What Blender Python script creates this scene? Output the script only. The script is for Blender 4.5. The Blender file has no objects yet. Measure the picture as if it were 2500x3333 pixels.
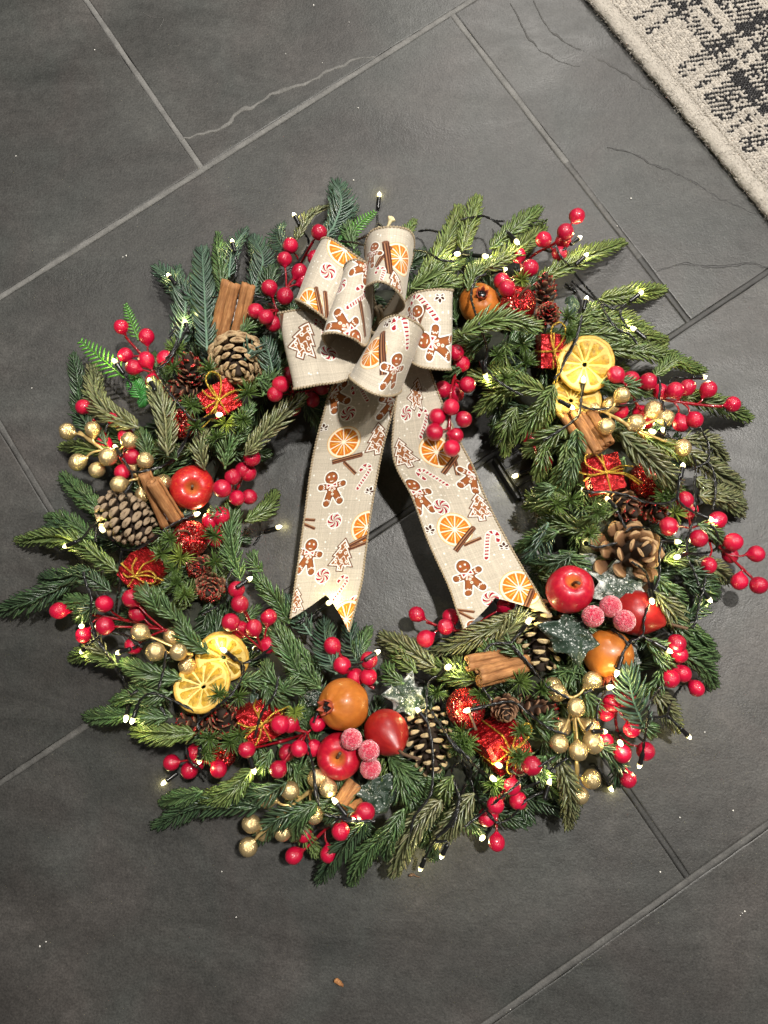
import bpy, math, random
import numpy as np
from mathutils import Vector, Matrix
from mathutils.bvhtree import BVHTree

random.seed(7)
rng = np.random.default_rng(7)
scene = bpy.context.scene
COL = scene.collection

# ------------------------------------------------------------------ camera
RIGHT = np.array([0.99944, 0.0, -0.03332])
DOWN = np.array([-0.00462, -0.99033, -0.13868])
FWD = np.array([-0.03300, 0.13876, -0.98978])
CAM = np.array([0.0, 0.0, 0.7062])
FPX = 2505.0
cam_data = bpy.data.cameras.new('camera')
cam = bpy.data.objects.new('camera', cam_data)
COL.objects.link(cam)
cam_data.sensor_width = 36.0
cam_data.sensor_fit = 'AUTO'
cam_data.lens = 36.0 * FPX / 3333.0
cam_data.clip_start = 0.01
cam_data.clip_end = 60
cam.matrix_world = Matrix(((RIGHT[0], -DOWN[0], -FWD[0], CAM[0]),
                           (RIGHT[1], -DOWN[1], -FWD[1], CAM[1]),
                           (RIGHT[2], -DOWN[2], -FWD[2], CAM[2]), (0, 0, 0, 1)))
scene.camera = cam

# ------------------------------------------------------------------ light
world = bpy.data.worlds.new('World')
scene.world = world
world.use_nodes = True
bg = world.node_tree.nodes['Background']
bg.inputs[0].default_value = (1.0, 0.98, 0.95, 1)
bg.inputs[1].default_value = 0.085


def downlight_or_fill(loc, power, radius, col=(1.0, 0.955, 0.89)):
    ld = bpy.data.lights.new('ceiling_or_fill_light', 'POINT')
    ld.energy = power
    ld.shadow_soft_size = radius
    ld.color = col
    lo = bpy.data.objects.new('ceiling_or_fill_light', ld)
    lo.location = loc
    COL.objects.link(lo)


downlight_or_fill((0.50, 0.50, 2.30), 285, 0.045)
downlight_or_fill((-0.75, 1.20, 2.35), 45, 0.05)
downlight_or_fill((1.45, 0.75, 2.35), 85, 0.05)
downlight_or_fill((0.35, 1.75, 1.30), 66, 0.06)  # added low fill, not a ceiling lamp; brightens the far side of the floor

scene.view_settings.view_transform = 'Standard'
scene.view_settings.look = 'None'
scene.view_settings.exposure = 0.0
scene.view_settings.gamma = 1.0
scene.cycles.use_denoising = True
scene.cycles.max_bounces = 6
scene.cycles.sample_clamp_indirect = 4.0


# ------------------------------------------------------------------ measuring helpers
def at(x, y, z=0.0):
    """point of the room at height z seen at photo pixel x, y"""
    d = FWD + RIGHT * ((x - 1250.0) / FPX) + DOWN * ((y - 1666.5) / FPX)
    t = (z - CAM[2]) / d[2]
    return CAM + d * t


def to_px(P):
    P = np.asarray(P, float) - CAM
    c = P @ FWD
    return np.stack([1250 + FPX * (P @ RIGHT) / c, 1666.5 + FPX * (P @ DOWN) / c], -1)


TAGS = {'A': (0, 1100), 'B': (300, 700), 'C': (450, 1100), 'D': (450, 1600), 'E': (0, 1600), 'F': (200, 2050),
        'G': (500, 2200), 'H': (950, 2350), 'I': (1450, 2100), 'J': (1900, 2100), 'K': (1900, 1550),
        'L': (1900, 1050), 'M': (1450, 1050), 'N': (1500, 600), 'O': (900, 550), 'P': (1250, 1900)}
TAG2 = {'Q': (800, 550), 'T': (800, 1250), 'U': (850, 2000), 'V': (1650, 1700), 'W': (1400, 550)}


def S(tag, x, y):
    if tag in TAGS:
        o = TAGS[tag]
        return (o[0] + x / 2.765, o[1] + y / 2.765)
    if tag in TAG2:
        o = TAG2[tag]
        return (o[0] + x / 1.952, o[1] + y / 1.952)
    return (x, y)


RC = at(1268, 1725, 0.05)[:2]
RMAJ = 0.197


def zr(p):
    """height of the wreath's fir cover at photo pixel p"""
    q = at(p[0], p[1], 0.055)[:2] - RC
    rho = abs(np.hypot(*q) - RMAJ) / 0.092
    return 0.070 * math.sqrt(max(0.0, 1 - min(1, rho) ** 2)) + 0.016


# ------------------------------------------------------------------ mesh helpers
ALLTRI_V, ALLTRI_F = [], []
_voff = [0]


def solid(V, faces):
    """remember world geometry so that wires, berries and lamps can be laid on it"""
    V = np.asarray(V, float)
    ALLTRI_V.append(V)
    for f in faces:
        f = np.asarray(f)
        if f.shape[1] == 3:
            ALLTRI_F.append(f + _voff[0])
        else:
            ALLTRI_F.append(f[:, [0, 1, 2]] + _voff[0])
            ALLTRI_F.append(f[:, [0, 2, 3]] + _voff[0])
    _voff[0] += len(V)


def make_bvh():
    V = np.concatenate(ALLTRI_V)
    F = np.concatenate(ALLTRI_F)
    return BVHTree.FromPolygons(V.tolist(), F.tolist(), all_triangles=True)


BVH = [None]


def cast(p):
    d = FWD + RIGHT * ((p[0] - 1250.0) / FPX) + DOWN * ((p[1] - 1666.5) / FPX)
    h = BVH[0].ray_cast(Vector(CAM), Vector(d))
    return h[0][2] if h[0] is not None else 0.0


def drape(p, r=9, q=1.0):
    zs = [cast(p)] + [cast((p[0] + r * math.cos(a), p[1] + r * math.sin(a))) for a in np.arange(6) * math.pi / 3]
    zs.sort()
    return zs[int(round(q * (len(zs) - 1)))]


def mesh(name, V, faces, col=None, uv=None, smooth=True, mat=None):
    me = bpy.data.meshes.new(name)
    V = np.asarray(V, np.float32)
    faces = [np.asarray(f, np.int32) for f in faces if len(f)]
    me.vertices.add(len(V))
    me.vertices.foreach_set('co', V.ravel())
    nl = sum(f.size for f in faces)
    npoly = sum(len(f) for f in faces)
    me.loops.add(nl)
    me.polygons.add(npoly)
    li = np.concatenate([f.ravel() for f in faces])
    me.loops.foreach_set('vertex_index', li)
    tot = np.concatenate([np.full(len(f), f.shape[1], np.int32) for f in faces])
    st = np.concatenate([[0], np.cumsum(tot)[:-1]]).astype(np.int32)
    me.polygons.foreach_set('loop_start', st)
    me.polygons.foreach_set('loop_total', tot)
    me.polygons.foreach_set('use_smooth', np.full(npoly, smooth))
    if col is not None:
        a = me.color_attributes.new('Col', 'FLOAT_COLOR', 'POINT')
        c = np.ones((len(V), 4), np.float32)
        c[:, :3] = col
        a.data.foreach_set('color', c.ravel())
    if uv is not None:
        u = me.uv_layers.new(name='UVMap')
        u.data.foreach_set('uv', np.asarray(uv, np.float32)[li].ravel())
    me.update()
    me.validate()
    if mat is not None:
        me.materials.append(mat)
    return me


def obj(name, me, parent=None, loc=None, rot=None, scale=None):
    o = bpy.data.objects.new(name, me)
    COL.objects.link(o)
    if parent is not None:
        o.parent = parent
    if rot is not None:
        M = np.eye(4)
        M[:3, :3] = np.asarray(rot) * (1.0 if scale is None else np.asarray(scale))
        if loc is not None:
            M[:3, 3] = loc
        o.matrix_local = Matrix(M.tolist())
    else:
        if loc is not None:
            o.location = loc
        if scale is not None:
            o.scale = (scale,) * 3 if np.isscalar(scale) else scale
    return o


def thing(name, label, cat, loc=(0, 0, 0), rot=None, group=None):
    o = obj(name, None, None, loc, rot)
    o.empty_display_size = 0.01
    o['label'] = label
    o['category'] = cat
    if group:
        o['group'] = group
    return o


def frame(axis, spin=0.0):
    z = np.asarray(axis, float)
    z = z / np.linalg.norm(z)
    h = np.array([0, 0, 1.0]) if abs(z[2]) < 0.95 else np.array([0, 1.0, 0])
    x = np.cross(h, z)
    x /= np.linalg.norm(x)
    y = np.cross(z, x)
    c, s = math.cos(spin), math.sin(spin)
    return np.stack([x * c + y * s, -x * s + y * c, z], 1)


def catmull(P, n):
    P = np.asarray(P, float)
    if len(P) == 2:
        t = np.linspace(0, 1, n)[:, None]
        return P[0] * (1 - t) + P[1] * t
    Q = np.concatenate([[2 * P[0] - P[1]], P, [2 * P[-1] - P[-2]]])
    t = np.linspace(0, len(P) - 1, n)
    i = np.minimum(t.astype(int), len(P) - 2)
    f = (t - i)[:, None]
    a, b, c, d = Q[i], Q[i + 1], Q[i + 2], Q[i + 3]
    return 0.5 * (2 * b + (c - a) * f + (2 * a - 5 * b + 4 * c - d) * f * f + (3 * b - a - 3 * c + d) * f ** 3)


def frames_along(P):
    P = np.asarray(P, float)
    T = np.gradient(P, axis=0)
    T /= np.linalg.norm(T, axis=1)[:, None] + 1e-12
    n = np.cross(T[0], [0.3, 0.2, 0.9])
    n /= np.linalg.norm(n) + 1e-9
    N = []
    for t in T:
        n = n - t * (n @ t)
        n /= np.linalg.norm(n) + 1e-9
        N.append(n.copy())
    N = np.array(N)
    return T, N, np.cross(T, N)


def tube(P, r, k=6, cap=True):
    P = np.asarray(P, float)
    n = len(P)
    r = np.broadcast_to(np.asarray(r, float), (n,))
    T, N, B = frames_along(P)
    a = np.arange(k) * 2 * math.pi / k
    V = P[:, None] + r[:, None, None] * (np.cos(a)[None, :, None] * N[:, None] + np.sin(a)[None, :, None] * B[:, None])
    V = V.reshape(-1, 3)
    i = np.arange(n - 1)[:, None] * k
    j = np.arange(k)[None]
    j2 = (j + 1) % k
    F = np.stack([i + j, i + j2, i + k + j2, i + k + j], -1).reshape(-1, 4)
    if not cap:
        return V, [F]
    V = np.concatenate([V, P[:1], P[-1:]])
    j = np.arange(k)
    c0 = np.stack([np.full(k, n * k), (j + 1) % k, j], 1)
    c1 = np.stack([np.full(k, n * k + 1), (n - 1) * k + j, (n - 1) * k + (j + 1) % k], 1)
    return V, [F, np.concatenate([c0, c1])]


def lathe(prof, k=24, wob=None):
    """profile of (r, z) from bottom pole to top pole"""
    prof = np.asarray(prof, float)
    n = len(prof)
    a = np.arange(k) * 2 * math.pi / k
    V = np.stack([prof[:, 0:1] * np.cos(a), prof[:, 0:1] * np.sin(a), np.repeat(prof[:, 1:2], k, 1)], -1)
    if wob is not None:
        V = V * wob(a, prof)[..., None]
    V = V.reshape(-1, 3)
    i = np.arange(n - 1)[:, None] * k
    j = np.arange(k)[None]
    j2 = (j + 1) % k
    return V, [np.stack([i + j, i + j2, i + k + j2, i + k + j], -1).reshape(-1, 4)]


class MB:
    def __init__(s):
        s.V, s.F, s.C, s.n = [], [], [], 0

    def add(s, VF, col=(1, 1, 1)):
        V, F = VF
        V = np.asarray(V, float)
        s.V.append(V)
        s.F += [np.asarray(f) + s.n for f in F if len(f)]
        s.C.append(np.broadcast_to(np.asarray(col, float), (len(V), 3)))
        s.n += len(V)

    def verts(s):
        return np.concatenate(s.V)

    def faces(s):
        return [np.concatenate([f for f in s.F if f.shape[1] == k]) for k in (3, 4) if any(f.shape[1] == k for f in s.F)]

    def mesh(s, name, mat, smooth=True, off=None):
        V = s.verts()
        if off is not None:
            V = V - off
        return mesh(name, V, s.faces(), np.concatenate(s.C), None, smooth, mat)


def smooth_noise(P, f, seed=0):
    """cheap value noise from summed sines"""
    r = np.random.default_rng(seed)
    o = np.zeros(P.shape[:-1])
    for k in range(6):
        d = r.normal(size=3)
        o = o + np.sin((P @ d) * f * (0.6 + 0.25 * k) + r.uniform(0, 6.28)) / 3
    return o


# ------------------------------------------------------------------ materials
def new_mat(name):
    m = bpy.data.materials.new(name)
    m.use_nodes = True
    nt = m.node_tree
    b = nt.nodes['Principled BSDF']
    return m, nt, b


def N(nt, typ, **kw):
    n = nt.nodes.new(typ)
    for k, v in kw.items():
        if k.startswith('i_'):
            n.inputs[k[2:].replace('_', ' ')].default_value = v
        else:
            setattr(n, k, v)
    return n


def ramp(nt, fac, stops):
    n = nt.nodes.new('ShaderNodeValToRGB')
    e = n.color_ramp.elements
    while len(e) < len(stops):
        e.new(0.5)
    for s, (p, c) in zip(e, stops):
        s.position = p
        s.color = (c, c, c, 1) if np.isscalar(c) else (*c, 1)
    nt.links.new(fac, n.inputs[0])
    return n.outputs[0]


def noise(nt, scale, detail=4, rough=0.55, vec=None, dist=0.0):
    n = N(nt, 'ShaderNodeTexNoise', i_Scale=scale, i_Detail=detail, i_Roughness=rough, i_Distortion=dist)
    if vec is not None:
        nt.links.new(vec, n.inputs['Vector'])
    return n.outputs['Fac']


def objvec(nt):
    return nt.nodes.new('ShaderNodeTexCoord').outputs['Object']


def mixc(nt, fac, a, b, mode='MIX'):
    n = nt.nodes.new('ShaderNodeMix')
    n.data_type = 'RGBA'
    n.blend_type = mode
    for v, i in ((fac, 0), (a, 6), (b, 7)):
        if hasattr(v, 'is_output'):
            nt.links.new(v, n.inputs[i])
        else:
            n.inputs[i].default_value = v if i == 0 else (*v, 1)
    return n.outputs[2]


def bump(nt, b, h, strength=0.3, dist=0.001):
    n = N(nt, 'ShaderNodeBump', i_Strength=strength, i_Distance=dist)
    nt.links.new(h, n.inputs['Height'])
    nt.links.new(n.outputs[0], b.inputs['Normal'])


def attr(nt, name='Col'):
    n = nt.nodes.new('ShaderNodeVertexColor')
    n.layer_name = name
    return n.outputs[0]


def setp(b, **kw):
    for k, v in kw.items():
        k = k.replace('_', ' ')
        b.inputs[k].default_value = (*v, 1) if isinstance(v, tuple) else v


def mat_needles():
    m, nt, b = new_mat('plastic_needles')
    v = objvec(nt)
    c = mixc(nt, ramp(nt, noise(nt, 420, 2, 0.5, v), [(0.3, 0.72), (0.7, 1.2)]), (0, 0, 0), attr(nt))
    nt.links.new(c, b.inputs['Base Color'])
    setp(b, Roughness=0.33, Specular_IOR_Level=0.6)
    return m


def mat_simple(name, col, rough=0.5, spec=0.5, metal=0.0, coat=0.0, var=0.0, vscale=60, bmp=0.0, bscale=300, vcol=False, bdist=0.001):
    m, nt, b = new_mat(name)
    v = objvec(nt)
    base = attr(nt) if vcol else None
    if var or vcol:
        f = ramp(nt, noise(nt, vscale, 5, 0.6, v), [(0.3, 1 - var), (0.7, 1 + var)])
        c = mixc(nt, 1.0, base if vcol else col, f, 'MULTIPLY')
        nt.links.new(c, b.inputs['Base Color'])
    else:
        setp(b, Base_Color=col)
    setp(b, Roughness=rough, Specular_IOR_Level=spec, Metallic=metal, Coat_Weight=coat, Coat_Roughness=0.06)
    if bmp:
        bump(nt, b, noise(nt, bscale, 4, 0.6, v), bmp, bdist)
    return m


def mat_slate():
    m, nt, b = new_mat('slate')
    g = nt.nodes.new('ShaderNodeNewGeometry').outputs['Position']
    oi = nt.nodes.new('ShaderNodeObjectInfo').outputs['Random']
    big = noise(nt, 5, 5, 0.6, g, 0.6)
    fine = noise(nt, 55, 6, 0.7, g)
    grain = noise(nt, 520, 3, 0.6, g)
    c1 = ramp(nt, big, [(0.28, (0.025, 0.025, 0.0238)), (0.5, (0.039, 0.0385, 0.0363)), (0.72, (0.062, 0.060, 0.0565))])
    c2 = mixc(nt, 0.8, c1, ramp(nt, fine, [(0.25, 0.72), (0.75, 1.22)]), 'MULTIPLY')
    c3 = mixc(nt, 0.9, c2, ramp(nt, grain, [(0.3, 0.7), (0.72, 1.3)]), 'MULTIPLY')
    tint = ramp(nt, noise(nt, 9, 3, 0.5, g, 1.0), [(0.35, (0.95, 1.0, 0.98)), (0.65, (1.06, 0.99, 0.97))])
    c4 = mixc(nt, 1.0, c3, tint, 'MULTIPLY')
    tv = ramp(nt, oi, [(0, 0.9), (1, 1.08)])
    c5 = mixc(nt, 1.0, c4, tv, 'MULTIPLY')
    mp = nt.nodes.new('ShaderNodeMapping')
    mp.inputs['Rotation'].default_value = (0, 0, 0.6)
    mp.inputs['Scale'].default_value = (1.0, 3.2, 1.0)
    nt.links.new(g, mp.inputs[0])
    smear = noise(nt, 4.5, 6, 0.62, mp.outputs[0], 1.4)
    c5 = mixc(nt, 1.0, c5, ramp(nt, smear, [(0.30, 0.86), (0.52, 1.0), (0.74, 1.24)]), 'MULTIPLY')
    mot = noise(nt, 130, 4, 0.75, g)
    c5 = mixc(nt, 0.75, c5, ramp(nt, mot, [(0.34, 0.76), (0.5, 1.0), (0.66, 1.2)]), 'MULTIPLY')
    # tiny pale scuffs
    vo = N(nt, 'ShaderNodeTexNoise', i_Scale=38, i_Detail=8, i_Roughness=0.8)
    nt.links.new(g, vo.inputs['Vector'])
    sc = ramp(nt, vo.outputs['Fac'], [(0.68, 0.0), (0.78, 0.5)])
    c6 = mixc(nt, sc, c5, (0.11, 0.11, 0.105))
    nt.links.new(c6, b.inputs['Base Color'])
    r = ramp(nt, smear, [(0.3, 0.36), (0.7, 0.54)])
    nt.links.new(r, b.inputs['Roughness'])
    setp(b, Specular_IOR_Level=0.5)
    mx = nt.nodes.new('ShaderNodeMath')
    mx.operation = 'ADD'
    nt.links.new(grain, mx.inputs[0])
    sca = N(nt, 'ShaderNodeMath', operation='MULTIPLY')
    sca.inputs[1].default_value = 2.2
    nt.links.new(fine, sca.inputs[0])
    nt.links.new(sca.outputs[0], mx.inputs[1])
    bump(nt, b, mx.outputs[0], 0.34, 0.0006)
    return m


def mat_grout(name, lo, hi, rough=0.85):
    m, nt, b = new_mat(name)
    g = nt.nodes.new('ShaderNodeNewGeometry').outputs['Position']
    c = ramp(nt, noise(nt, 60, 7, 0.7, g), [(0.3, lo), (0.7, hi)])
    c = mixc(nt, 0.7, c, ramp(nt, noise(nt, 700, 3, 0.6, g), [(0.3, 0.65), (0.7, 1.3)]), 'MULTIPLY')
    nt.links.new(c, b.inputs['Base Color'])
    setp(b, Roughness=rough)
    bump(nt, b, noise(nt, 500, 4, 0.6, g), 0.5, 0.0006)
    return m


def mat_glitter(name, base, hi, scale=1500, metal=0.85):
    m, nt, b = new_mat(name)
    v = objvec(nt)
    vo = N(nt, 'ShaderNodeTexVoronoi', i_Scale=scale)
    nt.links.new(v, vo.inputs['Vector'])
    sep = nt.nodes.new('ShaderNodeSeparateColor')
    nt.links.new(vo.outputs['Color'], sep.inputs[0])
    c = ramp(nt, sep.outputs[0], [(0.0, tuple(x * 0.35 for x in base)), (0.45, base), (0.8, base), (0.93, hi)])
    nt.links.new(c, b.inputs['Base Color'])
    setp(b, Roughness=0.26, Metallic=metal)
    # each flake gets its own tilt
    geo = nt.nodes.new('ShaderNodeNewGeometry')
    sub = N(nt, 'ShaderNodeVectorMath', operation='SUBTRACT')
    nt.links.new(vo.outputs['Color'], sub.inputs[0])
    sub.inputs[1].default_value = (0.5, 0.5, 0.5)
    mul = N(nt, 'ShaderNodeVectorMath', operation='SCALE')
    mul.inputs['Scale'].default_value = 1.25
    nt.links.new(sub.outputs[0], mul.inputs[0])
    ad = N(nt, 'ShaderNodeVectorMath', operation='ADD')
    nt.links.new(geo.outputs['Normal'], ad.inputs[0])
    nt.links.new(mul.outputs[0], ad.inputs[1])
    no = N(nt, 'ShaderNodeVectorMath', operation='NORMALIZE')
    nt.links.new(ad.outputs[0], no.inputs[0])
    nt.links.new(no.outputs[0], b.inputs['Normal'])
    return m


def mat_foil():
    m, nt, b = new_mat('red_foil')
    v = objvec(nt)
    vo = N(nt, 'ShaderNodeTexVoronoi', i_Scale=230)
    nt.links.new(v, vo.inputs['Vector'])
    n2 = noise(nt, 160, 5, 0.75, v, 0.8)
    c = ramp(nt, n2, [(0.3, (0.22, 0.004, 0.006)), (0.55, (0.55, 0.015, 0.02)), (0.8, (0.85, 0.09, 0.09))])
    nt.links.new(c, b.inputs['Base Color'])
    setp(b, Roughness=0.2, Metallic=0.7, Specular_IOR_Level=0.8)
    ad = N(nt, 'ShaderNodeMath', operation='ADD')
    nt.links.new(vo.outputs['Distance'], ad.inputs[0])
    nt.links.new(n2, ad.inputs[1])
    bump(nt, b, ad.outputs[0], 0.85, 0.0022)
    return m


def mat_cord():
    m, nt, b = new_mat('gold_cord')
    v = objvec(nt)
    c = ramp(nt, noise(nt, 900, 2, 0.5, v), [(0.3, (0.42, 0.24, 0.02)), (0.7, (0.95, 0.68, 0.12))])
    nt.links.new(c, b.inputs['Base Color'])
    setp(b, Roughness=0.3, Metallic=0.75)
    vo = N(nt, 'ShaderNodeTexVoronoi', i_Scale=1400)
    nt.links.new(v, vo.inputs['Vector'])
    bump(nt, b, vo.outputs['Distance'], 0.9, 0.0008)
    return m


def mat_gold():
    m, nt, b = new_mat('gold_paint')
    v = objvec(nt)
    c = ramp(nt, noise(nt, 110, 5, 0.65, v, 0.6), [(0.3, (0.60, 0.42, 0.18)), (0.6, (0.90, 0.69, 0.36)), (0.8, (0.98, 0.83, 0.52))])
    nt.links.new(c, b.inputs['Base Color'])
    setp(b, Roughness=0.27, Metallic=0.80)
    bump(nt, b, noise(nt, 170, 3, 0.6, v, 1.2), 0.35, 0.0012)
    return m


def mat_red_berry():
    m, nt, b = new_mat('red_lacquer')
    v = objvec(nt)
    c = ramp(nt, noise(nt, 120, 4, 0.6, v), [(0.3, (0.38, 0.002, 0.024)), (0.7, (0.52, 0.005, 0.042))])
    c = mixc(nt, 1.0, c, ramp(nt, nt.nodes.new('ShaderNodeObjectInfo').outputs['Random'], [(0, 0.80), (1, 1.16)]), 'MULTIPLY')
    nt.links.new(c, b.inputs['Base Color'])
    setp(b, Roughness=0.28, Coat_Weight=0.6, Coat_Roughness=0.05, Specular_IOR_Level=0.5)
    bump(nt, b, noise(nt, 120, 3, 0.6, v), 0.25, 0.0014)
    return m


def mat_apple(name, c0, c1, c2, top, streak=26, zt=0.0125, coat=0.25):
    m, nt, b = new_mat(name)
    v = objvec(nt)
    sep = nt.nodes.new('ShaderNodeSeparateXYZ')
    nt.links.new(v, sep.inputs[0])
    at2 = N(nt, 'ShaderNodeMath', operation='ARCTAN2')
    nt.links.new(sep.outputs[1], at2.inputs[0])
    nt.links.new(sep.outputs[0], at2.inputs[1])
    cb = nt.nodes.new('ShaderNodeCombineXYZ')
    sc = N(nt, 'ShaderNodeMath', operation='MULTIPLY')
    sc.inputs[1].default_value = 1.0
    nt.links.new(at2.outputs[0], sc.inputs[0])
    nt.links.new(sc.outputs[0], cb.inputs[0])
    z2 = N(nt, 'ShaderNodeMath', operation='MULTIPLY')
    z2.inputs[1].default_value = 40
    nt.links.new(sep.outputs[2], z2.inputs[0])
    nt.links.new(z2.outputs[0], cb.inputs[1])
    st = N(nt, 'ShaderNodeTexNoise', i_Scale=streak / 3.0, i_Detail=6, i_Roughness=0.7)
    nt.links.new(cb.outputs[0], st.inputs['Vector'])
    c = ramp(nt, st.outputs['Fac'], [(0.3, c0), (0.5, c1), (0.72, c2)])
    # warm flush round the stem hollow
    ln = N(nt, 'ShaderNodeVectorMath', operation='LENGTH')
    cb2 = nt.nodes.new('ShaderNodeCombineXYZ')
    nt.links.new(sep.outputs[0], cb2.inputs[0])
    nt.links.new(sep.outputs[1], cb2.inputs[1])
    nt.links.new(cb2.outputs[0], ln.inputs[0])
    near = ramp(nt, ln.outputs['Value'], [(0.002, 0.85), (0.0075, 0.0)])
    up = ramp(nt, sep.outputs[2], [(0.0, 0.0), (0.004, 1.0)])
    f = N(nt, 'ShaderNodeMath', operation='MULTIPLY')
    nt.links.new(near, f.inputs[0])
    nt.links.new(up, f.inputs[1])
    c = mixc(nt, f.outputs[0], c, top)
    nt.links.new(c, b.inputs['Base Color'])
    bl = noise(nt, 150, 5, 0.65, v)
    c = mixc(nt, 0.6, c, ramp(nt, bl, [(0.3, 0.78), (0.7, 1.18)]), 'MULTIPLY')
    nt.links.new(c, b.inputs['Base Color'])
    bump(nt, b, bl, 0.22, 0.0012)
    setp(b, Roughness=0.38, Coat_Weight=coat, Coat_Roughness=0.12)
    return m


def mat_cinnamon():
    m, nt, b = new_mat('cinnamon_bark')
    v = objvec(nt)
    mp = nt.nodes.new('ShaderNodeMapping')
    mp.inputs['Scale'].default_value = (1, 1, 0.12)
    nt.links.new(v, mp.inputs[0])
    n1 = noise(nt, 520, 6, 0.7, mp.outputs[0])
    n2 = noise(nt, 90, 4, 0.6, v)
    c = ramp(nt, n1, [(0.28, (0.15, 0.055, 0.02)), (0.55, (0.38, 0.175, 0.065)), (0.75, (0.56, 0.31, 0.135))])
    c = mixc(nt, 0.7, c, ramp(nt, n2, [(0.3, 0.65), (0.7, 1.25)]), 'MULTIPLY')
    nt.links.new(c, b.inputs['Base Color'])
    setp(b, Roughness=0.7, Specular_IOR_Level=0.3)
    bump(nt, b, n1, 0.5, 0.0008)
    return m


def mat_sugar(name, lo, hi, f0=0.25, f1=0.85):
    """frosted surface: pale crystals towards grazing view and in noise"""
    m, nt, b = new_mat(name)
    v = objvec(nt)
    vo = N(nt, 'ShaderNodeTexVoronoi', i_Scale=900)
    nt.links.new(v, vo.inputs['Vector'])
    c = ramp(nt, noise(nt, 520, 5, 0.75, v), [(0.46, lo), (0.74, hi)])
    nt.links.new(c, b.inputs['Base Color'])
    setp(b, Roughness=0.5, Sheen_Weight=0.9, Sheen_Roughness=0.4)
    b.inputs['Sheen Tint'].default_value = (1.0, 0.72, 0.72, 1)
    bump(nt, b, vo.outputs['Distance'], 0.9, 0.0012)
    return m


def mat_frost_leaf():
    m, nt, b = new_mat('frosted_leaf_green')
    v = objvec(nt)
    a = attr(nt)
    big = noise(nt, 90, 7, 0.82, v)
    vo = N(nt, 'ShaderNodeTexVoronoi', i_Scale=900)
    nt.links.new(v, vo.inputs['Vector'])
    sep = nt.nodes.new('ShaderNodeSeparateColor')
    nt.links.new(vo.outputs['Color'], sep.inputs[0])
    sp = ramp(nt, sep.outputs[0], [(0.90, 0.0), (0.94, 1.0)])
    th = N(nt, 'ShaderNodeMath', operation='ADD')
    nt.links.new(big, th.inputs[0])
    sa = nt.nodes.new('ShaderNodeSeparateColor')
    nt.links.new(a, sa.inputs[0])
    nt.links.new(sa.outputs[0], th.inputs[1])
    mask = ramp(nt, th.outputs[0], [(0.72, 0.0), (0.92, 1.0)])
    mm = N(nt, 'ShaderNodeMath', operation='MAXIMUM')
    pr = N(nt, 'ShaderNodeMath', operation='MULTIPLY')
    nt.links.new(sp, pr.inputs[0])
    nt.links.new(ramp(nt, th.outputs[0], [(0.45, 0.0), (0.7, 1.0)]), pr.inputs[1])
    nt.links.new(pr.outputs[0], mm.inputs[0])
    nt.links.new(mask, mm.inputs[1])
    c = mixc(nt, mm.outputs[0], (0.020, 0.040, 0.025), (0.66, 0.68, 0.64))
    nt.links.new(c, b.inputs['Base Color'])
    setp(b, Roughness=0.5)
    bump(nt, b, vo.outputs['Distance'], 0.5, 0.0008)
    return m


def mat_led():
    m, nt, b = new_mat('lit_led')
    setp(b, Base_Color=(1, 1, 0.9), Roughness=0.2, Emission_Strength=6.0)
    nt.links.new(attr(nt), b.inputs['Emission Color'])
    return m


def mat_rug():
    m, nt, b = new_mat('wool')
    v = objvec(nt)
    c = mixc(nt, 1.0, attr(nt), ramp(nt, noise(nt, 900, 4, 0.7, v), [(0.3, 0.7), (0.7, 1.25)]), 'MULTIPLY')
    nt.links.new(c, b.inputs['Base Color'])
    setp(b, Roughness=0.95, Specular_IOR_Level=0.1, Sheen_Weight=0.3)
    bump(nt, b, noise(nt, 1200, 3, 0.7, v), 0.6, 0.0008)
    return m


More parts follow.
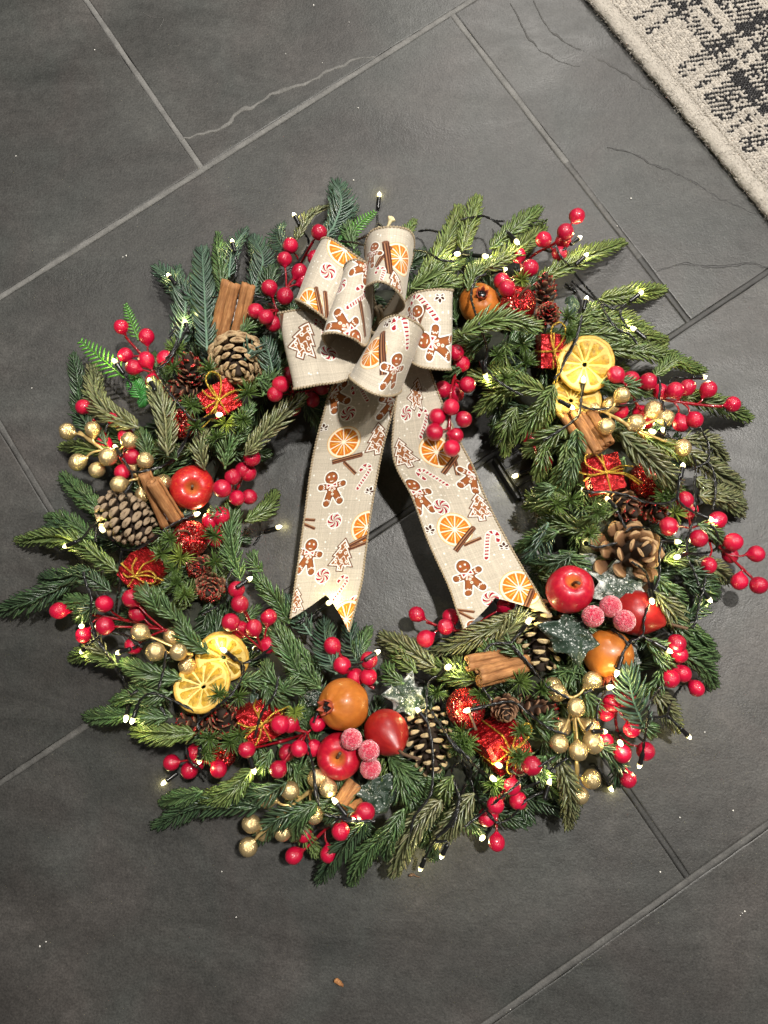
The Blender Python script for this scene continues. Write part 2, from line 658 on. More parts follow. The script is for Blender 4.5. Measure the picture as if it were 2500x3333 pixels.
M = dict(
    needles=mat_needles(),
    stem=mat_simple('sprig_stem', (0.05, 0.09, 0.05), 0.5, var=0.2, vcol=True),
    twig=mat_simple('brown_twig', (0.10, 0.055, 0.03), 0.7, var=0.3, vscale=200),
    red=mat_red_berry(),
    redstem=mat_simple('red_stem', (0.24, 0.005, 0.012), 0.25, coat=0.5, var=0.2, bmp=0.3, bscale=200),
    gold=mat_gold(),
    goldstem=mat_simple('gold_stem', (0.70, 0.50, 0.20), 0.35, metal=0.55, var=0.2),
    slate=mat_slate(),
    grout_pale=mat_grout('pale_grout', (0.095, 0.093, 0.088), (0.18, 0.176, 0.166)),
    grout_dark=mat_grout('dark_grout', (0.014, 0.014, 0.013), (0.040, 0.039, 0.037), 0.6),
    grout_mid=mat_grout('grey_grout', (0.035, 0.034, 0.032), (0.105, 0.102, 0.096), 0.7),
    faint=mat_grout('faint_vein', (0.045, 0.044, 0.042), (0.085, 0.083, 0.079)),
    vein=mat_grout('pale_vein', (0.09, 0.088, 0.082), (0.17, 0.165, 0.155)),
    crack=mat_grout('dark_crack', (0.016, 0.016, 0.0155), (0.034, 0.033, 0.032), 0.5),
    glitter=mat_glitter('red_glitter', (0.50, 0.012, 0.014), (0.95, 0.42, 0.32)),
    foil=mat_foil(), cord=mat_cord(),
    apple_striped=mat_apple('striped_apple_skin', (0.40, 0.004, 0.014), (0.48, 0.012, 0.016), (0.62, 0.10, 0.025), (0.48, 0.18, 0.04), 34),
    apple_red=mat_apple('red_apple_skin', (0.36, 0.002, 0.016), (0.44, 0.005, 0.024), (0.52, 0.022, 0.026), (0.62, 0.24, 0.04), 16),
    pear=mat_apple('red_pear_skin', (0.22, 0.005, 0.006), (0.27, 0.008, 0.008), (0.33, 0.015, 0.010), (0.32, 0.035, 0.026), 12, coat=0.03),
    pome=mat_apple('orange_pomegranate_skin', (0.36, 0.098, 0.014), (0.43, 0.130, 0.018), (0.49, 0.165, 0.026), (0.36, 0.075, 0.014), 8, coat=0.1),
    calyx=mat_simple('calyx_red', (0.30, 0.05, 0.02), 0.6, var=0.3, vscale=300),
    black=mat_simple('black_plastic', (0.008, 0.008, 0.008), 0.28, spec=0.6),
    boxblack=mat_simple('black_box_plastic', (0.005, 0.005, 0.005), 0.5, spec=0.3),
    wire=mat_simple('black_wire', (0.010, 0.010, 0.010), 0.30, spec=0.6),
    cone=mat_simple('cone_scale', (1, 1, 1), 0.75, spec=0.2, var=0.3, vscale=350, bmp=0.5, bscale=900, vcol=True),
    cone_dark=mat_simple('cone_core', (0.025, 0.014, 0.008), 0.9, var=0.3),
    cone_glit=mat_glitter('cone_glitter', (0.50, 0.012, 0.012), (0.98, 0.30, 0.25), 1900, 0.5),
    cinnamon=mat_cinnamon(),
    glue=mat_simple('glue', (0.75, 0.73, 0.70), 0.25, coat=0.4),
    rind=mat_simple('orange_rind', (0.66, 0.39, 0.07), 0.5, var=0.38, vscale=250, bmp=0.4, bscale=700),
    pith=mat_simple('orange_pith', (0.74, 0.54, 0.17), 0.55, var=0.2, vscale=350, bmp=0.3, bscale=600),
    flesh=mat_simple('orange_flesh', (0.55, 0.30, 0.03), 0.42, spec=0.4, coat=0.05, var=0.55, vscale=260, bmp=0.8, bscale=420, vcol=True),
    sugar=mat_sugar('sugared_red', (0.52, 0.006, 0.045), (0.72, 0.34, 0.36)),
    frost=mat_frost_leaf(),
    tinsel=mat_simple('dark_tinsel', (0.02, 0.05, 0.035), 0.3, vcol=True, var=0.3, vscale=500),
    leaf=mat_simple('dark_leaf', (0.035, 0.06, 0.04), 0.4, var=0.3, vscale=200),
    led=mat_led(),
    straw=mat_simple('straw', (0.65, 0.55, 0.32), 0.7, var=0.2, vscale=500),
    edge=mat_simple('jute_edge', (0.30, 0.235, 0.15), 0.85, var=0.3, vscale=900, bmp=0.5, bscale=1500),
    wool=mat_rug(),
    crumb=mat_simple('pale_crumb', (0.75, 0.73, 0.68), 0.7),
)

# ------------------------------------------------------------------ floor
TU = np.array([0.49952, 0.33267])       # along a slab, 0.6 m
TV = np.array([0.22172, -0.33292])      # across a slab, 0.4 m
T00 = np.array([0.04498, 0.61093])
TD = TU / np.linalg.norm(TU)
TE = TV / np.linalg.norm(TV)


def tp(u, v, z=0.0):
    p = T00 + TU * u + TV * v
    return np.array([p[0], p[1], z])


floor = obj('floor', None, None, (0, 0, 0))
floor['kind'] = 'structure'
floor['label'] = 'dark slate floor of large rectangular slabs laid in half bond'
GAPW = 0.0028


def slab(u0, v0):
    nu, nv = 60, 40
    cu = np.linspace(0, 1, nu - 3)
    cv = np.linspace(0, 1, nv - 3)
    cu = np.concatenate([[0, 0.0012, 0.003], cu[1:-1], [0.997, 0.9988, 1]])
    cv = np.concatenate([[0, 0.0018, 0.0045], cv[1:-1], [0.9955, 0.9982, 1]])
    g = np.stack(np.meshgrid(cu, cv, indexing='ij'), -1).reshape(-1, 2)
    o = T00 + TU * u0 + TV * v0
    loc = g * np.array([0.6 - 2 * GAPW, 0.4 - 2 * GAPW]) + GAPW
    # riven, slightly ragged edge
    ed = np.minimum(np.minimum(loc[:, 0] - GAPW, 0.6 - GAPW - loc[:, 0]), np.minimum(loc[:, 1] - GAPW, 0.4 - GAPW - loc[:, 1]))
    P = np.stack([o[0] + TD[0] * loc[:, 0] + TE[0] * loc[:, 1], o[1] + TD[1] * loc[:, 0] + TE[1] * loc[:, 1], np.zeros(len(loc))], 1)
    wob = smooth_noise(P, 90, 3) * 0.0005
    inward = (ed < 1e-6)
    cen = P.mean(0)
    P[inward] += (cen - P[inward]) / np.linalg.norm(cen - P[inward], axis=1)[:, None] * np.abs(wob[inward])[:, None]
    P[:, 2] = smooth_noise(P, 22, 5) * 0.00022 + smooth_noise(P, 120, 6) * 0.00008
    P[inward, 2] -= 0.0002
    i = np.arange(nu)[:, None] * (nv + 1) + np.arange(nv)[None]
    F = np.stack([i, i + 1, i + nv + 2, i + nv + 1], -1).reshape(-1, 4)
    F = F[:, ::-1]
    # sides
    rim = np.concatenate([np.arange(nv + 1), nv + (nv + 1) * np.arange(1, nu + 1), (nv + 1) * nu + np.arange(nv - 1, -1, -1), (nv + 1) * np.arange(nu - 1, 0, -1)])
    low = P[rim].copy()
    low[:, 2] = -0.012
    n0 = len(P)
    k = len(rim)
    j = np.arange(k)
    SF = np.stack([n0 + j, n0 + (j + 1) % k, n0 + k + (j + 1) % k, n0 + k + j], 1)
    return np.concatenate([P, P[rim], low]), [F, SF]


for uv in [(-1, 0), (0, 0), (-1.5, -1), (-0.5, -1), (0.5, -1), (-1.5, 1), (-0.5, 1), (0.5, 1), (-1, 2), (0, 2), (-2, 0), (-2, 2), (1, 2), (-2.5, 1), (-1, -2), (0, -2)]:
    V, F = slab(*uv)
    o = obj('slab', mesh('slab', V, F, None, None, True, M['slate']), floor)


def strip_mesh(name, pts, w, top, mat, depth=0.008, jit=0.0):
    P = np.asarray(pts, float)
    T = np.gradient(P[:, :2], axis=0)
    T /= np.linalg.norm(T, axis=1)[:, None]
    Nn = np.stack([-T[:, 1], T[:, 0]], 1)
    n = len(P)
    ww = np.broadcast_to(np.asarray(w, float), (n,))
    ww = ww * (1 + jit * smooth_noise(P, 300, 9))
    rows = []
    for s, z in ((-1, top - depth), (-1, top), (-0.3, top + 0.0001), (0.3, top + 0.0001), (1, top), (1, top - depth)):
        rows.append(np.concatenate([P[:, :2] + Nn * (ww * s)[:, None], np.full((n, 1), z) if np.isscalar(z) else z], 1))
    V = np.stack(rows, 1)
    V[:, 1:5, 2] += smooth_noise(V[:, 1:5], 700, 4) * 0.00012
    V = V.reshape(-1, 3)
    i = np.arange(n - 1)[:, None] * 6
    j = np.arange(5)[None]
    F = np.stack([i + j, i + j + 1, i + 6 + j + 1, i + 6 + j], -1).reshape(-1, 4)[:, ::-1]
    return mesh(name, V, [F], None, None, True, mat)


def joint(u0, v0, u1, v1, tone):
    a, b = tp(u0, v0), tp(u1, v1)
    t = np.linspace(0, 1, 160)[:, None]
    P = a * (1 - t) + b * t
    obj('grout_joint', strip_mesh('grout_joint', P, (GAPW + 0.0002) * (0.92 + 0.10 * smooth_noise(P, 160, 21)), {'pale': -0.0002, 'mid': -0.0003, 'dark': -0.0004}[tone], M['grout_' + tone]), floor)


joint(-2, 0, 0.0, 0, 'pale')
joint(0, 0, 1.2, 0, 'pale')
joint(-0.5, -1.4, -0.5, -0.006, 'pale')
joint(0, 0.006, 0, 0.50, 'pale')
joint(0, 0.50, 0, 0.80, 'mid')
joint(0, 0.80, 0, 0.994, 'dark')
joint(-1, 0.006, -1, 0.994, 'mid')
joint(-2.2, 1, -0.7, 1, 'mid')
joint(-0.7, 1, 1.5, 1, 'dark')
joint(-0.5, 1.006, -0.5, 1.994, 'dark')
joint(0.5, 1.006, 0.5, 1.994, 'dark')
joint(-2.2, 2, 1.8, 2, 'mid')
joint(-1.5, 1.006, -1.5, 1.994, 'mid')


def vein(px, w, mat, name='vein', jag=3.0, n=90):
    P = [np.array(p, float) for p in px]
    P = catmull(P, n)
    P = P + np.stack([smooth_noise(np.concatenate([P, P[:, :1]], 1), 0.05, 2), smooth_noise(np.concatenate([P, P[:, :1]], 1), 0.06, 8)], 1) * jag
    Q = np.array([at(x, y, 0) for x, y in P])
    t = np.linspace(0, 1, n)
    obj(name, strip_mesh(name, Q, w * (0.35 + 0.65 * np.sin(math.pi * np.clip(t * 0.9 + 0.08, 0, 1))), 0.00022, mat, 0.0012, 0.6), floor)


vein([(588, 458), (640, 440), (690, 428), (745, 400), (780, 360), (815, 352), (880, 310), (950, 285), (1010, 265), (1060, 235), (1120, 212), (1160, 190), (1222, 187)], 0.0016, M['vein'])
vein([(2135, 884), (2190, 866), (2240, 858), (2300, 868), (2370, 866), (2440, 858), (2500, 872), (2560, 880)], 0.0010, M['crack'], 'crack', 2)
vein([(1975, 480), (2030, 490), (2080, 510), (2130, 540), (2190, 560), (2270, 600), (2330, 640), (2400, 670), (2480, 705)], 0.0006, M['crack'], 'crack', 2)
vein([(1735, 0), (1775, 80), (1830, 130), (1900, 170), (1960, 200), (2040, 245), (2100, 285), (2165, 330)], 0.0010, M['faint'], 'vein', 3)
vein([(1660, 10), (1720, 120), (1800, 190), (1890, 220)], 0.0008, M['faint'], 'vein', 3)

# ------------------------------------------------------------------ rug
RO = at(1932, 0, 0.006)
R1 = at(2500, 687, 0.006)
re_ = (R1 - RO)[:2]
RUGL = np.linalg.norm(re_)
re_ = re_ / RUGL
rp_ = np.array([-re_[1], re_[0]])       # into the rug
if rp_[0] < 0:
    rp_ = -rp_
RK = RUGL / 1415.0                      # metres per unit measured along the edge
EB = [(200, 226), (293, 322), (545, 612), (676, 704), (748, 925), (962, 990), (1040, 1130), (-180, -20), (-330, -220), (1500, 1700)]
PBD = [(278, 348), (388, 414), (470, 640), (700, 730), (800, 870)]


def rug_dark(e, p):
    e, p = e / RK, p / RK
    if p < 96 + 8 * math.sin(e * 0.05):
        return 0.0
    ie = any(a <= e <= b for a, b in EB)
    ip = any(a <= p <= b for a, b in PBD)
    return 1.0 if ie and ip else (0.55 if ie or ip else 0.0)


rug = thing('rug', 'cream wool rug corner with black speckled check pattern on the slate floor', 'rug', (RO[0], RO[1], 0))


def rug_xy(e, p):
    return RO[:2] + re_ * e + rp_ * p


V, F, Cc = [], [], []
ne, npp = 90, 40
es = np.linspace(-0.10, RUGL + 0.12, ne)
ps = np.concatenate([[0.000, -0.0026, -0.0030, -0.0015, 0.002, 0.006, 0.0095, 0.0115], np.linspace(0.014, 0.21, npp)])
zs = np.concatenate([[0.0005, 0.0025, 0.0055, 0.0080, 0.0092, 0.0092, 0.0086, 0.0078], np.full(npp, 0.0080)])
pb = MB()
G_ = np.array([[np.append(rug_xy(e, p + 0.0008 * math.sin(e * 310 + 1.3 * math.sin(e * 97))), z) for p, z in zip(ps, zs)] for e in es]).reshape(-1, 3)
k = len(ps)
i = np.arange(ne - 1)[:, None] * k
j = np.arange(k - 1)[None]
Fb = np.stack([i + j, i + k + j, i + k + j + 1, i + j + 1], -1).reshape(-1, 4)
CREAM = np.array([0.46, 0.42, 0.365])
INK = np.array([0.012, 0.011, 0.012])
me = mesh('backing', G_ - np.array([RO[0], RO[1], 0]), [Fb], CREAM * 0.85, None, True, M['wool'])
obj('backing', me, rug)
# woven loops
tuft_v, _f = lathe([(0.0, -0.4), (0.75, -0.3), (1.0, 0.1), (0.8, 0.6), (0.35, 0.9), (0.0, 0.98)], 6)
pile = MB()
pitch = 0.0026
for ei, e in enumerate(np.arange(-0.06, RUGL + 0.08, pitch)):
    for kk, p in enumerate(np.arange(0.0135, 0.185, pitch)):
        x, y = rug_xy(e + (kk % 2) * pitch * 0.5 + random.uniform(-0.5, 0.5) * 0.001, p + random.uniform(-0.5, 0.5) * 0.001)
        pr = rug_dark(e + random.uniform(-0.0008, 0.0008), p + random.uniform(-0.0008, 0.0008))
        pc = 0.96 if pr >= 1 else (0.0 if pr == 0 else (0.88 if (ei + kk // 2) % 2 == 0 else 0.16))
        c = INK if random.random() < pc else CREAM * random.uniform(0.75, 1.12)
        r = pitch * random.uniform(0.62, 0.8)
        a = random.uniform(0, 6.28)
        R_ = np.array([[math.cos(a), -math.sin(a), 0], [math.sin(a), math.cos(a), 0], [0, 0, 1]])
        v = (tuft_v * [r * 1.15, r * 0.85, 0.0022 + random.random() * 0.0006]) @ R_.T + [x - RO[0], y - RO[1], 0.0078]
        pile.add((v, _f), c)
po = obj('pile', pile.mesh('pile', M['wool']), rug)
po['kind'] = 'stuff'
# loose wool hairs along the bound edge
hairs = MB()
for _ in range(6500):
    e = random.uniform(-0.05, RUGL + 0.06)
    p = random.choice([random.uniform(-0.003, 0.013), random.uniform(-0.003, 0.013), random.uniform(-0.003, 0.002)])
    x, y = rug_xy(e, p)
    a = random.uniform(0, 6.28)
    L_ = random.uniform(0.002, 0.005)
    d = np.array([math.cos(a), math.sin(a), random.uniform(0.0, 0.8)]) * L_
    if p < 0.004:
        d[:2] = d[:2] * 0.6 - rp_ * 0.0015
    p0 = np.array([x - RO[0], y - RO[1], 0.0088 if p > 0.001 else random.uniform(0.001, 0.008)])
    q = np.array([-math.sin(a), math.cos(a), 0]) * 0.00018
    v = np.array([p0 - q, p0 + q, p0 + d * 0.6 + q * 0.7, p0 + d * 0.6 - q * 0.7, p0 + d + [0, 0, -0.0006]])
    v[:, 2] = np.maximum(v[:, 2], 0.0008)
    hairs.add((v, [np.array([[0, 1, 2, 3]]), np.array([[3, 2, 4]])]), CREAM * random.uniform(0.8, 1.25))
ho = obj('fringe', hairs.mesh('fringe', M['wool']), rug)
ho['kind'] = 'stuff'

# ------------------------------------------------------------------ wreath of fir
WB = np.array([RC[0], RC[1], 0.0])
wreath = thing('fir_wreath', 'round artificial fir wreath with green needle sprigs lying on the slate floor', 'wreath', WB)
a = np.linspace(0, 2 * math.pi, 97)[:-1]
fr = MB()
n1, n2 = 96, 14
b_ = np.arange(n2) * 2 * math.pi / n2
TOR = np.stack([np.stack([(RMAJ + 0.03 * np.cos(b)) * np.cos(a), (RMAJ + 0.03 * np.cos(b)) * np.sin(a), 0.026 + 0.022 * np.sin(b) + 0 * a], -1) for b in b_], 1)
TOR = TOR + smooth_noise(TOR, 120, 11)[..., None] * 0.0012
i = np.arange(n1)[:, None] * n2
i2 = (np.arange(n1)[:, None] + 1) % n1 * n2
j = np.arange(n2)[None]
j2 = (j + 1) % n2
Ft = np.stack([i + j, i2 + j, i2 + j2, i + j2], -1).reshape(-1, 4)
obj('ring', mesh('ring', TOR.reshape(-1, 3), [Ft], None, None, True, mat_simple('ring_bark', (0.018, 0.02, 0.012), 0.9, var=0.4, vscale=150, bmp=0.6, bscale=300)), wreath)
solid(TOR.reshape(-1, 3) + WB, [Ft])

STY = {  # colour, needle length, width, spacing, rows of angles from up, opening angle, bend
    'D': ((0.060, 0.102, 0.068), 0.0215, 0.00110, 0.0043, (-92, -64, 64, 92), 66, 0.62),
    'G': ((0.112, 0.158, 0.048), 0.0165, 0.00102, 0.0036, (-100, -68, -34, 34, 68, 100), 61, 0.6),
    'L': ((0.150, 0.194, 0.056), 0.0165, 0.00102, 0.0036, (-100, -68, -34, 34, 68, 100), 61, 0.6),
    'O': ((0.150, 0.158, 0.074), 0.0180, 0.00116, 0.0043, (-96, -62, -28, 28, 62, 96), 63, 0.66),
    'B': ((0.076, 0.130, 0.048), 0.0165, 0.00102, 0.0037, (-100, -68, -34, 34, 68, 100), 60, 0.6),
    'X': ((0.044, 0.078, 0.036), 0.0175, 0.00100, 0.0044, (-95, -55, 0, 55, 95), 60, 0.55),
}


def needle_geo(P, d0, t, L, w, up, bend):
    """n needles at once: base P, first direction d0, bending towards t"""
    n = len(P)
    s = np.array([0.0, 0.35, 0.75, 1.0])
    W = np.array([0.8, 1.0, 0.72, 0.0])
    e = t - d0
    C = P[:, None] + L[:, None, None] * (s[None, :, None] * d0[:, None] + (bend * 0.5 * s ** 2)[None, :, None] * e[:, None])
    D = d0[:, None] + (bend * s)[None, :, None] * e[:, None]
    D /= np.linalg.norm(D, axis=2)[..., None]
    B = np.cross(D, up[:, None])
    B /= np.linalg.norm(B, axis=2)[..., None] + 1e-9
    U = np.cross(B, D)
    ww = (w[:, None] * W[None])[..., None]
    V = np.stack([C - B * ww, C + B * ww, C + U * ww * 0.75], 2)[:, :3].reshape(n, 9, 3)
    V = np.concatenate([V, C[:, 3:4]], 1)
    o = (np.arange(n) * 10)[:, None, None]
    q = []
    for r in range(2):
        for k in range(3):
            a, b = r * 3 + k, r * 3 + (k + 1) % 3
            q.append([a, b, b + 3, a + 3])
    tr = [[6, 7, 9], [7, 8, 9], [8, 6, 9]]
    Q = (np.array(q)[None] + o).reshape(-1, 4)
    T = (np.array(tr)[None] + o).reshape(-1, 3)
    return V.reshape(-1, 3), [T, Q]


sprig_count = [0]


def sprig(P0, P1, sty='G', scale=1.0, bright=1.0, bow=None, dens=1.0, arch=0.006, tipcol=None, reg=True):
    base, nl, nw, sp, rows, opn, bend = STY[sty]
    base = np.array(base) * bright * rng.uniform(0.9, 1.12)
    nl, nw = nl * scale, nw * (0.55 + 0.45 * scale)
    P0, P1 = np.asarray(P0, float), np.asarray(P1, float)
    Ls = np.linalg.norm(P1 - P0)
    side = np.cross(P1 - P0, [0, 0, 1.0])
    side /= np.linalg.norm(side) + 1e-9
    bow = rng.normal(0, 0.065) if bow is None else bow
    C = catmull([P0, (P0 + P1) / 2 + side * bow * Ls + np.array([0, 0, arch]), P1], 16)
    T, Nn, Bb = frames_along(C)
    upv = np.array([0, 0, 1.0]) - T * T[:, 2:3]
    upv /= np.linalg.norm(upv, axis=1)[:, None]
    sdv = np.cross(T, upv)
    roll = math.radians(rng.normal(0, 14))
    PP, DD, TT, LL, UU = [], [], [], [], []
    for r in rows:
        n = max(4, int(Ls / (sp / dens)))
        t = (np.arange(n) + rng.uniform(0.1, 0.9)) / n
        t = np.clip(t + rng.normal(0, 0.10 / n, n), 0.02, 1.0)
        ang = np.radians(r + rng.normal(0, 5, n)) + roll
        f = t * 15
        i = np.minimum(f.astype(int), 14)
        g = (f - i)[:, None]
        p = C[i] * (1 - g) + C[i + 1] * g
        tt = T[i] * (1 - g) + T[i + 1] * g
        uu = upv[i]
        ss = sdv[i]
        rad = np.cos(ang)[:, None] * uu + np.sin(ang)[:, None] * ss
        op = np.radians(opn * (1.0 - 0.45 * t ** 3) * (0.92 if abs(r) > 45 else 0.78) + rng.normal(0, 4, n) + (rng.random(n) < 0.06) * rng.normal(0, 22, n))
        d = np.cos(op)[:, None] * tt + np.sin(op)[:, None] * rad
        prof = (0.62 + 0.38 * np.minimum(1, t * 3.0)) * (1 - 0.42 * t ** 4)
        PP.append(p); DD.append(d); TT.append(tt + 0.12 * uu); LL.append(nl * prof * rng.uniform(0.86, 1.1, n) * (0.85 if abs(r) < 40 else 1.0))
        UU.append(uu)
    # fan at the tip
    n = 9
    ang = rng.uniform(0, 6.28, n)
    op = np.radians(rng.uniform(5, 42, n))
    rad = np.cos(ang)[:, None] * upv[-1] + np.sin(ang)[:, None] * sdv[-1]
    PP.append(np.repeat(C[-1:], n, 0)); DD.append(np.cos(op)[:, None] * T[-1] + np.sin(op)[:, None] * rad)
    TT.append(np.repeat(T[-1:], n, 0)); LL.append(nl * rng.uniform(0.4, 0.62, n)); UU.append(np.repeat(upv[-1:], n, 0))
    PP, DD, TT, LL, UU = map(np.concatenate, (PP, DD, TT, LL, UU))
    n = len(PP)
    V, F = needle_geo(PP, DD, TT, LL, np.full(n, nw) * rng.uniform(0.85, 1.15, n), UU, bend)
    V[:, 2] = np.maximum(V[:, 2], 0.0012)
    cj = base[None] * rng.uniform(0.78, 1.22, (n, 1)) * (1 + rng.normal(0, 0.05, (n, 3)))
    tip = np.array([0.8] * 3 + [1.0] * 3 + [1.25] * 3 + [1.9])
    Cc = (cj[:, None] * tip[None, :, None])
    if tipcol is not None:
        pass
    Cc = Cc.reshape(-1, 3)
    sv, sf = tube(C, np.linspace(0.00115, 0.0006, 16) * (1.25 if sty == 'D' else 1.0), 5)
    so = obj('fir_sprig', mesh('fir_sprig', sv - WB, sf, np.array(base) * (1.9 if sty in 'DB' else 1.1), None, True, M['stem']), wreath)
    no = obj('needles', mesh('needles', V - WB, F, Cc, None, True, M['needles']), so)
    no['kind'] = 'stuff'
    sprig_count[0] += 1
    if reg:
        solid(V, F)
    return no


def spx(tag, b, t, sty='G', scale=1.0, dz=0.0, z=None, **kw):
    pb, pt = S(tag, *b), S(tag, *t)
    if z is None:
        z0, z1 = zr(pb) + dz - 0.004, max(0.012, zr(pt) + dz - 0.012)
    else:
        z0, z1 = z
    return sprig(at(*pb, z0), at(*pt, z1), sty, scale, **kw)


# a dark under-layer all round the ring
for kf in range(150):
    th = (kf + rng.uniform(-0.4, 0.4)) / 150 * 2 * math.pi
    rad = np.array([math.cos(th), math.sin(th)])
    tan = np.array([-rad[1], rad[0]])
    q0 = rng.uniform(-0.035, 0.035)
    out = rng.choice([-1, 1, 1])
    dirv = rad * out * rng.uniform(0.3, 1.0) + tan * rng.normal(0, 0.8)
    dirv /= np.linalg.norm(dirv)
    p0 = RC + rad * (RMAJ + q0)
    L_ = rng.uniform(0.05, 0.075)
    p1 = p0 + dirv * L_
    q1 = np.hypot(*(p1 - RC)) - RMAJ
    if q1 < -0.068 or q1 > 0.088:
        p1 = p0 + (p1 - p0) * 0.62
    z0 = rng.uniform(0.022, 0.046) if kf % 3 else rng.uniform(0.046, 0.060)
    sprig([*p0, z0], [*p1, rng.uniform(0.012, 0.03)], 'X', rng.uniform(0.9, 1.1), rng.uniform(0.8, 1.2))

# a fuller middle layer
for kf in range(64):
    th = (kf + rng.uniform(-0.4, 0.4)) / 64 * 2 * math.pi
    rad = np.array([math.cos(th), math.sin(th)])
    tan = np.array([-rad[1], rad[0]])
    out = -1 if kf % 3 == 0 else 1
    dirv = rad * out * rng.uniform(0.5, 1.0) + tan * rng.normal(0, 0.6)
    dirv /= np.linalg.norm(dirv)
    p0 = RC + rad * (RMAJ + rng.uniform(-0.02, 0.02))
    p1 = p0 + dirv * rng.uniform(0.050, 0.068)
    sprig([*p0, rng.uniform(0.052, 0.062)], [*p1, rng.uniform(0.026, 0.042)], 'B' if kf % 4 else 'G', rng.uniform(0.95, 1.1), rng.uniform(0.75, 1.05))

